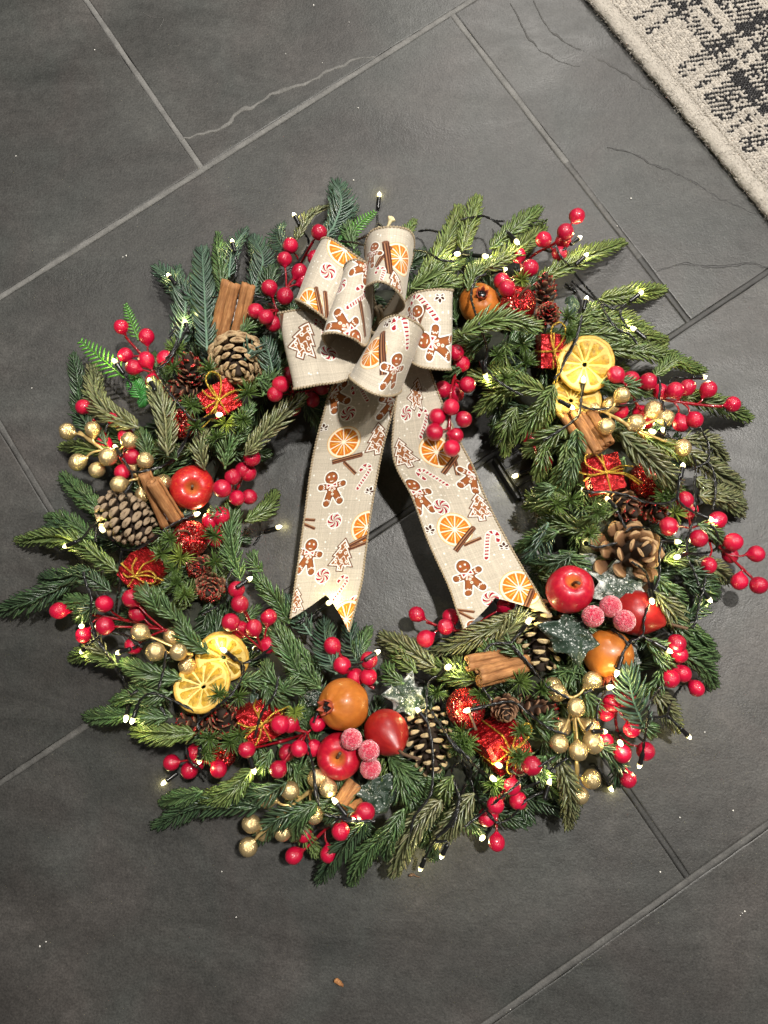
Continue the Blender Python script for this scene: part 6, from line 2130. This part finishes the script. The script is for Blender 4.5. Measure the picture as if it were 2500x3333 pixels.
# upright loop at the top
loop([((835, 900, .106), (800, 965, .104)), ((777, 640, .124), (764, 870, .126)), ((764, 500, .148), (761, 775, .156)), ((800, 402, .168), (790, 735, .182)), ((882, 376, .180), (862, 720, .194)), ((972, 374, .180), (932, 755, .192)),
      ((1042, 402, .168), (986, 815, .176)), ((1060, 480, .146), (998, 868, .150)), ((1040, 620, .122), (962, 908, .126)), ((950, 800, .110), (890, 932, .110)), ((855, 920, .104), (830, 965, .100))],
     [('orange', 985, 570, 0, 1), ('stick', 868, 555, 38, .95), ('stick', 903, 560, -8, 1.3), ('ginger', 800, 545, 18, .8), ('cane', 858, 680, 20, .8), ('tree', 962, 765, -8, 1)], 120)
# right loop
loop([((870, 930, .102), (900, 1005, .100)), ((1005, 842, .118), (1020, 1190, .118)), ((1085, 787, .134), (1095, 1250, .134)), ((1205, 766, .140), (1190, 1270, .140)), ((1302, 768, .134), (1290, 1274, .134)), ((1315, 776, .116), (1304, 1268, .116)),
      ((1255, 800, .096), (1245, 1235, .096)), ((1060, 870, .090), (1070, 1170, .090)), ((885, 940, .090), (895, 1000, .090))],
     [('cane', 1130, 870, -40, 1.1), ('sprig', 1235, 805, 180, 1), ('ginger', 1205, 1110, -75, 1.0), ('stick', 1110, 950, 20, .8), ('ginger', 1050, 945, 40, .8)])
# front loop
loop([((880, 990, .112), (700, 1290, .112)), ((852, 985, .138), (652, 1312, .146)), ((892, 945, .160), (690, 1352, .170)), ((972, 930, .170), (772, 1406, .178)), ((1062, 965, .166), (862, 1440, .174)), ((1120, 1012, .146), (942, 1440, .148)),
      ((1110, 1060, .122), (985, 1398, .122)), ((1000, 1085, .108), (905, 1340, .106)), ((885, 1020, .104), (770, 1280, .104))],
     [('orange', 795, 1165, 10, 1), ('stick', 925, 1165, 68, .95), ('stick', 868, 1160, -3, 1.35), ('cane', 1010, 1030, -12, 1.1), ('ginger', 945, 1285, 18, .85), ('sprig', 900, 968, 180, 1)])

RIBS = [t1, t2] + LOOPS
tot = sum(r.img.shape[0] for r in RIBS)
atlas = np.concatenate([r.img for r in RIBS])
img = bpy.data.images.new('ribbon_print', PX, tot, alpha=False, float_buffer=True)
buf = np.ones((tot, PX, 4), np.float32)
buf[..., :3] = atlas
img.pixels.foreach_set(buf.ravel())
img.update()
img.pack()


def mat_ribbon(back):
    m, nt, b = new_mat('ribbon_back' if back else 'ribbon_front')
    t = nt.nodes.new('ShaderNodeTexImage')
    t.image = img
    t.extension = 'EXTEND'
    if back:
        c = mixc(nt, 0.35, (0.26, 0.205, 0.135), t.outputs[0])
        nt.links.new(c, b.inputs['Base Color'])
    else:
        nt.links.new(t.outputs[0], b.inputs['Base Color'])
    setp(b, Roughness=0.85, Specular_IOR_Level=0.2, Sheen_Weight=0.15)
    w1 = N(nt, 'ShaderNodeTexWave', i_Scale=420.0, i_Distortion=1.0)
    nt.links.new(objvec(nt), w1.inputs['Vector'])
    bump(nt, b, noise(nt, 1300, 3, 0.6, objvec(nt)), 0.35, 0.0006)
    return m


MF, MK = mat_ribbon(False), mat_ribbon(True)
row = 0
for r in RIBS:
    n, m = r.u.shape
    h = r.img.shape[0]
    uv = np.stack([r.u, (row + r.v * PX + 0.5) / tot], -1).reshape(-1, 2)
    row += h
    V = (r.G + r.N * 0.00015).reshape(-1, 3)
    Vb = (r.G - r.N * 0.00020).reshape(-1, 3)
    i = np.arange(n - 1)[:, None] * m
    j = np.arange(m - 1)[None]
    F = np.stack([i + j, i + j + 1, i + m + j + 1, i + m + j], -1).reshape(-1, 4)
    if r.flip:
        F = F[:, ::-1]
    me = mesh(r.name, np.concatenate([V, Vb]) - BOWP, [np.concatenate([F, F[:, ::-1] + n * m])], None, np.concatenate([uv, uv]), True, MF)
    me.materials.append(MK)
    mi = np.zeros(len(F) * 2, np.int32)
    mi[len(F):] = 1
    me.polygons.foreach_set('material_index', mi)
    o = obj(r.name, me, bow)
    for jj in (0, m - 1):
        P = catmull(r.G[::3, jj], 420)
        L = np.concatenate([[0], np.cumsum(np.linalg.norm(np.diff(P, axis=0), axis=1))])
        Q = tube(P - BOWP, 0.00095 * (1 + 0.35 * np.sin(L / 0.0026 * 2 * math.pi)), 6)
        obj('stitched_edge', mesh('stitched_edge', Q[0], Q[1], None, None, True, M['edge']), o)
    solid(V, [F])
# knot and straw tie
kb = MB()
for k in range(4):
    a = np.linspace(0, 2 * math.pi, 30)
    c0 = at(*S('Q', 800, 965), 0.104)
    Q = np.stack([c0[0] + (0.006 + 0.001 * k) * np.cos(a), c0[1] + 0.010 * np.sin(a + k), c0[2] + 0.006 * np.sin(a * 2 + k)], 1)
    kb.add(tube(Q - BOWP, 0.0016, 6))
obj('knot', kb.mesh('knot', M['edge']), bow)
for pts in ([(955, 540, .075), (1000, 520, .08), (1040, 430, .082)], [(990, 545, .075), (1020, 480, .08), (1062, 450, .082)], [(975, 550, .074), (945, 520, .078), (915, 540, .078)], [(1000, 540, .075), (1015, 470, .082), (1020, 428, .083)]):
    sb = MB()
    sb.add(tube(catmull([at(*S('O', x, y), z) for x, y, z in pts], 12) - BOWP, [0.0012] * 8 + [0.0018] * 4, 5))
    obj('tie_end', sb.mesh('tie_end', M['straw']), bow)

# ------------------------------------------------------------------ battery box of the lamps
bp = at(*S('M', 660, 1340), 0.012)
bx = thing('battery_box', 'glossy black battery box of the light string on the inner right slate', 'battery box', bp, frame((0.05, 0.05, 1), 2.1))


def rbox(size, r, off=(0, 0, 0)):
    import bmesh
    bm = bmesh.new()
    bmesh.ops.create_cube(bm, size=1)
    for v in bm.verts:
        v.co = Vector((v.co.x * size[0], v.co.y * size[1], v.co.z * size[2]))
    bmesh.ops.bevel(bm, geom=list(bm.edges), offset=r, segments=3, affect='EDGES')
    V = np.array([v.co[:] for v in bm.verts]) + off
    bm.verts.index_update()
    F = [[v.index for v in f.verts] for f in bm.faces]
    bm.free()
    return V, [np.array([f for f in F if len(f) == k]) for k in (3, 4) if any(len(f) == k for f in F)]


for nm, sz, r, off in [('case', (0.048, 0.030, 0.018), 0.003, (0, 0, -0.002)), ('lid', (0.042, 0.024, 0.003), 0.001, (0, 0, 0.0085)), ('rib', (0.003, 0.026, 0.003), 0.001, (-0.012, 0, 0.0095)), ('rib', (0.003, 0.026, 0.003), 0.001, (0.006, 0, 0.0095)), ('rib', (0.003, 0.026, 0.003), 0.001, (0.016, 0, 0.0095)), ('switch', (0.008, 0.004, 0.003), 0.0008, (-0.019, 0.004, 0.0095))]:
    V, F = rbox(sz, r, off)
    obj(nm, mesh(nm, V, F, None, None, False, M['boxblack']), bx)
    solid(V @ frame((0.05, 0.05, 1), 2.1).T + bp, F)
BVH[0] = make_bvh()

# ------------------------------------------------------------------ string of lamps
LZ = at(*S('M', 660, 1340), 0.0)
lights = thing('string_lights', 'string of small warm white lamps on twisted black wire wound round the wreath', 'string lights', LZ)
sl_v, sl_f = lathe([(0, 0.0), (0.75, 0.0), (1.0, 0.6), (1.0, 5.2), (1.12, 5.4), (1.12, 6.4), (0.9, 6.6), (0, 6.6)], 12)
bu_v, bu_f = lathe([(0, 0.0), (0.9, 0.0), (1.0, 0.8), (0.95, 1.7), (0.65, 2.5), (0.28, 3.0), (0, 3.1)], 12)
SLEEVE = mesh('sleeve', sl_v * 0.00185, sl_f, None, None, True, M['black'])
BULB = mesh('bulb', bu_v * 0.0021, bu_f, np.where(bu_v[:, 2:3] < 0.9, [[0.22, 0.17, 0.03]], np.where(bu_v[:, 2:3] < 2.0, [[0.75, 0.68, 0.32]], [[1.0, 0.98, 0.85]])), None, True, M['led'])


GLOW = bpy.data.lights.new('bulb_glow', 'POINT')
GLOW.energy = 0.015
GLOW.color = (1.0, 0.88, 0.36)
GLOW.shadow_soft_size = 0.0018
GLOW2 = GLOW.copy()
GLOW2.energy = 0.004


def lamp(tip, base):
    pt, pb = S(*tip), S(*base)
    zt, zb = max(0.004, drape(pt, 8, 1.0) + 0.003), max(0.003, drape(pb, 7, 1.0) + 0.0024)
    far = math.hypot(pt[0] - pb[0], pt[1] - pb[1])
    lim = 0.008 if far > 25 else 0.016
    if zb < zt - lim:
        zb = zt - lim
    if zt < zb - lim:
        zt = zb - lim
    A, B = at(*pt, zt), at(*pb, zb)
    d = (A - B) / np.linalg.norm(A - B)
    Rm = frame(d)
    base_p = A - d * 0.0142
    o = obj('lamp', SLEEVE, lights, base_p - LZ, Rm)
    obj('bulb', BULB, o, np.array([0, 0, 0.0108]), np.eye(3))
    gl = bpy.data.objects.new('bulb_glow', GLOW if zt > 0.022 else GLOW2)
    COL.objects.link(gl)
    gl.location = A + d * 0.0048 + np.array([0, 0, 0.0012])
    return base_p


for tip, base in [
    (('A', 1035, 212), ('A', 1130, 345)), (('B', 690, 545), ('B', 790, 670)), (('B', 840, 965), ('B', 852, 1010)), (('B', 1262, 240), ('B', 1292, 370)), (('O', 160, 415), ('O', 235, 560)), (('O', 925, 235), ('O', 908, 420)),
    (('W', 172, 540), ('W', 250, 548)), (('W', 352, 555), ('W', 270, 549)), (('N', 392, 765), ('N', 230, 805)), (('N', 505, 520), ('N', 420, 430)), (('N', 1068, 480), ('N', 950, 570)), (('N', 1125, 640), ('N', 1005, 745)),
    (('N', 1130, 1030), ('N', 1090, 1180)), (('N', 1618, 980), ('N', 1490, 1075)), (('N', 1555, 1300), ('N', 1640, 1370)), (('M', 1242, 515), ('M', 1225, 660)), (('M', 1135, 762), ('M', 1010, 695)), (('M', 362, 478), ('M', 350, 440)),
    (('M', 628, 1380), ('M', 660, 1370)), (('M', 1242, 1505), ('M', 1300, 1525)), (('M', 1462, 1592), ('M', 1520, 1650)), (('L', 1082, 490), ('L', 940, 497)), (('L', 618, 980), ('L', 700, 1020)), (('L', 716, 965), ('L', 738, 1000)),
    (('L', 892, 1290), ('L', 868, 1420)), (('K', 1140, 386), ('K', 1040, 345)), (('K', 842, 590), ('K', 730, 585)), (('K', 838, 728), ('K', 920, 700)), (('K', 222, 212), ('K', 310, 335)), (('K', 1132, 1112), ('K', 1040, 990)),
    (('K', 615, 1128), ('K', 595, 1040)), (('K', 768, 1572), ('K', 650, 1505)), (('K', 12, 600), ('K', 60, 620)), (('J', 298, 250), ('J', 330, 150)), (('J', 945, 822), ('J', 860, 735)), (('J', 503, 1082), ('J', 530, 980)),
    (('J', 185, 778), ('J', 80, 775)), (('J', 332, 885), ('J', 300, 820)), (('J', 245, 1290), ('J', 175, 1180)), (('J', 238, 378), ('J', 120, 405)), (('I', 935, 1235), ('I', 925, 1270)), (('I', 478, 1080), ('I', 590, 1130)), (('I', 432, 1203), ('I', 330, 1145)),
    (('I', 195, 588), ('I', 330, 558)), (('P', 575, 748), ('P', 490, 825)), (('P', 1300, 338), ('P', 1235, 425)), (('P', 308, 1142), ('P', 335, 1175)), (('H', 388, 712), ('H', 450, 790)), (('H', 550, 882), ('H', 430, 855)), (('H', 1160, 1318), ('H', 1200, 1220)),
    (('H', 1350, 1205), ('H', 1400, 1100)), (('U', 1405, 1420), ('U', 1450, 1365)), (('G', 902, 850), ('G', 890, 810)), (('G', 95, 960), ('G', 205, 880)), (('G', 412, 765), ('G', 418, 640)), (('F', 580, 800), ('F', 605, 690)), (('F', 640, 815), ('F', 670, 730)),
    (('F', 185, 195), ('F', 250, 130)), (('F', 515, 205), ('F', 640, 165)), (('F', 1460, 182), ('F', 1560, 260)), (('E', 592, 490), ('E', 690, 450)), (('E', 920, 342), ('E', 1010, 430)), (('E', 732, 1212), ('E', 790, 1200)), (('D', 525, 203), ('D', 440, 235)),
    (('D', 1265, 320), ('D', 1160, 355)), (('D', 1000, 788), ('D', 890, 860)), (('D', 1050, 1412), ('D', 1090, 1440)), (('T', 532, 1388), ('T', 460, 1435)), (('C', 730, 690), ('C', 620, 715)), (('A', 1040, 985), ('A', 1105, 1080)), (('U', 738, 240), ('U', 660, 290)),
    (('I', 25, 200), ('I', -30, 250)), (('A', 1350, 385), ('A', 1370, 420)),
]:
    lamp(tip, base)



def wire(tag, *pts):
    p = catmull([(*S(tag, x, y), 0) for x, y in pts], max(8, 4 * len(pts)))[:, :2]
    L = np.concatenate([[0], np.cumsum(np.hypot(*np.diff(p, axis=0).T))])
    n = max(8, int(L[-1] / 7))
    p = np.stack([np.interp(np.linspace(0, L[-1], n), L, p[:, k]) for k in (0, 1)], 1)
    z = np.array([drape(q, 6, 1.0) for q in p])
    zz = np.array([z[max(0, i - 2):i + 3].max() for i in range(n)])
    for _ in range(3):
        zz = np.convolve(np.pad(zz, 4, mode='edge'), np.ones(9) / 9, 'valid')
    zz = np.maximum(zz, z - 0.004) + 0.0018
    for _ in range(2):
        zz = np.convolve(np.pad(zz, 2, mode='edge'), np.ones(5) / 5, 'valid')
    C = catmull([at(q[0], q[1], max(0.0014, h)) for q, h in zip(p, zz)], n * 4)
    T, Nn, Bb = frames_along(C)
    s = np.concatenate([[0], np.cumsum(np.linalg.norm(np.diff(C, axis=0), axis=1))])
    ph = s / 0.015 * 2 * math.pi + rng.uniform(0, 6)
    wb = MB()
    for k in (0, math.pi):
        Q = C + 0.00055 * (np.cos(ph + k)[:, None] * Nn + np.sin(ph + k)[:, None] * Bb)
        wb.add(tube(Q - LZ, 0.00070, 6))
    obj('wire', wb.mesh('wire', M['wire']), lights)


for w in [
    ('A', (1180, 1190), (1190, 1300), (1120, 1400)), ('A', (1105, 1080), (1150, 1150), (1200, 1205), (1400, 1180), (1560, 1080), (1659, 930)), ('A', (1130, 345), (1180, 420), (1160, 470)), ('A', (970, 770), (945, 850)),
    ('B', (790, 670), (850, 720)), ('B', (868, 830), (870, 900)), ('B', (852, 1010), (760, 1200), (680, 1320), (590, 1400), (625, 1480)), ('B', (755, 1000), (690, 1100)), ('B', (1292, 370), (1305, 470), (1290, 560)), ('B', (1080, 742), (1150, 730)), ('B', (1455, 730), (1560, 742)),
    ('O', (235, 560), (290, 650), (250, 760), (150, 880), (0, 1000)), ('O', (570, 650), (700, 660), (810, 690)), ('O', (908, 420), (905, 500), (860, 570), (720, 640)), ('O', (915, 490), (970, 535)), ('O', (1280, 560), (1370, 550), (1480, 570)), ('O', (1220, 730), (1350, 750), (1480, 820), (1600, 830)),
    ('N', (0, 320), (100, 300), (200, 285), (320, 340), (420, 430)), ('N', (320, 330), (390, 330)), ('N', (230, 805), (150, 840), (110, 920), (95, 1020), (130, 1150), (190, 1320), (240, 1490), (220, 1620)),
    ('M', (330, 90), (370, 200), (375, 300), (350, 360), (390, 440), (480, 530), (640, 630), (700, 650)), ('N', (950, 570), (870, 610), (740, 590)),
    ('N', (850, 540), (900, 650), (990, 750), (1060, 850), (1180, 980), (1260, 1080), (1340, 1220), (1420, 1310), (1520, 1350), (1590, 1440)), ('N', (1000, 870), (1100, 960), (1250, 1060), (1400, 1130), (1490, 1075)), ('N', (1440, 1130), (1440, 1180), (1500, 1290)), ('N', (940, 890), (1040, 970)),
    ('N', (1090, 1180), (1070, 1290), (1000, 1480), (930, 1600)), ('M', (1215, 0), (1180, 150), (1090, 300), (1040, 430), (980, 510)), ('M', (1225, 660), (1230, 750), (1350, 780), (1500, 765), (1659, 730)), ('M', (1212, 740), (1200, 830), (1120, 910), (980, 1000), (880, 1060)),
    ('L', (350, 750), (500, 700), (650, 680)), ('L', (670, 480), (690, 580), (680, 680), (720, 750), (740, 1020)), ('L', (940, 497), (810, 495), (780, 540)), ('L', (700, 1020), (780, 1035), (850, 1050)), ('L', (1040, 940), (1110, 1060), (1130, 1200), (1100, 1260), (950, 1330)),
    ('L', (1120, 1260), (1170, 1350), (1190, 1480), (1180, 1600)), ('L', (970, 1180), (1010, 1280), (1000, 1450), (1000, 1659)), ('L', (868, 1420), (840, 1540), (860, 1620)),
    ('K', (60, 150), (200, 140), (380, 170), (550, 230), (720, 245), (830, 200), (850, 130), (860, 0)), ('K', (850, 210), (900, 270), (1000, 330)), ('K', (1000, 0), (1000, 200), (1010, 330), (960, 480), (930, 620), (940, 750), (980, 830), (1040, 990)), ('K', (1180, 0), (1185, 150), (1160, 300)),
    ('K', (1140, 430), (1200, 520), (1200, 640), (1100, 690), (920, 700)), ('K', (60, 620), (130, 640), (300, 600)), ('K', (310, 335), (380, 470)), ('K', (380, 500), (450, 460), (580, 470), (650, 510)), ('K', (700, 590), (680, 700), (680, 900), (630, 1040)), ('K', (430, 770), (560, 870), (595, 1040)),
    ('K', (590, 1150), (540, 1300), (530, 1430), (400, 1520), (330, 1640)), ('K', (530, 1440), (650, 1505)), ('K', (1060, 1060), (1030, 1200), (1000, 1330), (970, 1360)), ('K', (1100, 900), (1060, 1100)), ('K', (340, 1630), (400, 1500), (500, 1450)), ('K', (250, 1380), (350, 1450), (400, 1520)),
    ('J', (700, 370), (610, 500), (570, 700), (540, 890), (530, 980)), ('J', (880, 370), (780, 520), (745, 630), (600, 660)), ('J', (745, 630), (860, 735)), ('J', (240, 330), (130, 540), (120, 680)), ('J', (290, 790), (450, 800), (540, 870)), ('J', (50, 1080), (110, 1080), (175, 1180)), ('J', (20, 770), (80, 700)),
    ('I', (600, 0), (720, 130), (850, 290), (950, 390), (1110, 480)), ('I', (330, 558), (440, 530), (600, 510), (720, 590), (850, 690), (980, 770), (1090, 800)), ('I', (0, 790), (90, 930), (200, 1030), (330, 1145)), ('I', (590, 1130), (680, 1170), (850, 1090), (990, 1000)), ('I', (670, 1190), (650, 1250), (400, 1450), (170, 1640)),
    ('I', (1100, 1010), (940, 1130)), ('I', (690, 1290), (850, 1230)), ('I', (910, 1300), (720, 1400), (600, 1540), (480, 1600), (420, 1560), (380, 1520)), ('I', (150, 1040), (220, 1200), (290, 1380), (430, 1560)), ('I', (60, 1640), (110, 1500), (130, 1360), (180, 1240)), ('I', (1240, 440), (1320, 400)), ('I', (330, 380), (420, 500)),
    ('P', (900, 610), (980, 540), (1140, 530), (1170, 500), (1235, 425)), ('P', (1150, 560), (1250, 680), (1400, 850)), ('P', (490, 825), (400, 900), (380, 1150), (400, 1280), (430, 1420), (440, 1640)), ('P', (430, 1150), (530, 1310), (650, 1480), (780, 1600)), ('P', (380, 900), (200, 810)),
    ('H', (1220, 0), (1260, 200), (1270, 400), (1260, 600), (1220, 700), (1100, 860), (1070, 1000)), ('H', (1320, 0), (1450, 180), (1600, 340)), ('H', (1500, 370), (1440, 440), (1490, 620), (1500, 720), (1430, 900), (1290, 1060), (1200, 1220)), ('H', (1570, 560), (1500, 750), (1440, 920), (1300, 1040)), ('H', (1520, 340), (1610, 440), (1600, 520)),
    ('H', (120, 80), (150, 230), (200, 450), (210, 650), (250, 750)), ('H', (290, 830), (430, 860), (500, 890), (750, 890)), ('H', (430, 870), (330, 930), (230, 960)), ('H', (1290, 1080), (1400, 1070)),
    ('F', (270, 0), (370, 160), (470, 300), (550, 430), (620, 590)), ('F', (460, 20), (560, 40), (640, 90), (680, 140)), ('F', (640, 165), (800, 100), (850, 105)), ('F', (940, 190), (920, 350), (870, 540)), ('F', (670, 730), (710, 630), (800, 570), (900, 590), (1100, 680), (1220, 750), (1240, 830)), ('F', (620, 590), (690, 540)),
    ('F', (1560, 260), (1640, 320), (1620, 440), (1530, 580), (1400, 690), (1240, 820), (1240, 900)), ('F', (1120, 1050), (1160, 1180), (1240, 1250), (1300, 1330)), ('F', (890, 690), (940, 770)), ('F', (250, 130), (350, 50)),
    ('E', (690, 450), (760, 400), (810, 330), (880, 260)), ('E', (1010, 430), (1110, 520), (1250, 500), (1400, 400), (1500, 330), (1659, 240)), ('E', (1100, 530), (1080, 650), (1080, 850), (1050, 1000), (1040, 1150)), ('E', (750, 720), (780, 850), (820, 950), (820, 1180), (900, 1350), (1000, 1520), (1100, 1640)), ('E', (1000, 1270), (1150, 1300), (1280, 1400)),
    ('E', (870, 320), (860, 450)), ('D', (440, 235), (300, 300), (150, 420), (0, 520)), ('D', (1110, 380), (1040, 480)), ('D', (850, 690), (800, 800), (800, 920), (750, 1000), (570, 1110)), ('D', (1659, 1040), (1520, 1140), (1460, 1190)), ('D', (930, 1550), (1060, 1500), (1200, 1400)), ('D', (930, 1550), (935, 1640)),
    ('C', (360, 0), (300, 130), (150, 290)), ('C', (160, 300), (260, 460), (400, 640), (500, 740), (620, 715)), ('C', (470, 810), (400, 980), (330, 1090), (200, 1160), (0, 1210)), ('T', (320, 1520), (460, 1435)), ('U', (560, 350), (660, 290)), ('U', (330, 980), (345, 1080), (370, 1200)), ('G', (1125, 0), (1090, 160), (1000, 290), (950, 400), (910, 560)),
    ('G', (1480, 300), (1440, 420)),
]:
    wire(*w)

# ------------------------------------------------------------------ crumbs on the slate
cr = MB()
for x, y in [(104, 1263), (400, 836), (411, 832), (308, 162), (1021, 17), (1136, 72), (930, 175), (1166, 351), (52, 508), (1049, 205), (2386, 2638), (2294, 2383), (2213, 2661), (2149, 2838), (2416, 2972), (2424, 2966), (2410, 2980), (1661, 3285), (722, 2837), (769, 2985), (2054, 646), (2009, 736), (1151, 586), (130, 3080), (150, 3065), (2088, 193), (2120, 256), (2267, 411)]:
    v, f = lathe([(0, -0.4), (0.8, -0.2), (1, 0.2), (0.6, 0.7), (0, 0.9)], 6)
    cr.add((v * rng.uniform(0.00045, 0.00085) * [1.0, rng.uniform(0.6, 1.5), 0.8] + at(x, y, 0.0006), f))
o = obj('floor_crumbs', cr.mesh('floor_crumbs', M['crumb']))
o['kind'] = 'stuff'
o['label'] = 'pale crumbs and glitter flecks scattered on the slate'
th = MB()
for pts in ([(465, 40), (490, 55), (530, 58), (528, 75), (514, 97)], [(770, 0), (790, 8), (805, 12)], [(430, 690), (448, 715), (445, 740)], [(1020, 165), (1040, 160), (1050, 148)]):
    th.add(tube(catmull([at(x, y, 0.0005) for x, y in pts], 20), 0.00009, 5))
o = obj('floor_threads', th.mesh('floor_threads', mat_simple('grey_hair', (0.22, 0.21, 0.2), 0.7)))
o['kind'] = 'stuff'
o['label'] = 'fine pale hairs lying on the slate'
bk = MB()
for a, b, r in [((1092, 3190), (1112, 3208), 0.0022), ((1088, 3196), (1100, 3186), 0.0016), ((1108, 3200), (1116, 3212), 0.0012)]:
    P = catmull([at(*a, 0.002), (at(*a, 0.003) + at(*b, 0.003)) / 2 + [0.0006, 0.0004, 0.0005], at(*b, 0.0016)], 8)
    bk.add(tube(P, r * np.array([0.5, 0.9, 1.1, 0.9, 1, 0.8, 0.7, 0.4]), 7))
o = obj('bark_fragment', bk.mesh('bark_fragment', M['cinnamon']))
o['label'] = 'small brown bark fragment alone on the bare slate near the bottom edge'
o['category'] = 'bark fragment'
bk = MB()
for a, b, r in [((1330, 2850), (1350, 2846), 0.0013), ((1346, 2848), (1368, 2856), 0.0006)]:
    bk.add(tube(catmull([at(*a, 0.002), at(*b, 0.0016)], 6), r * np.array([0.6, 1, 1, 1, .8, .5]), 6))
o = obj('twig_fragment', bk.mesh('twig_fragment', M['twig']))
o['label'] = 'tiny broken twig on the slate under the bottom lamps'
o['category'] = 'twig'
print('sprigs', sprig_count[0], 'objects', len(bpy.data.objects))
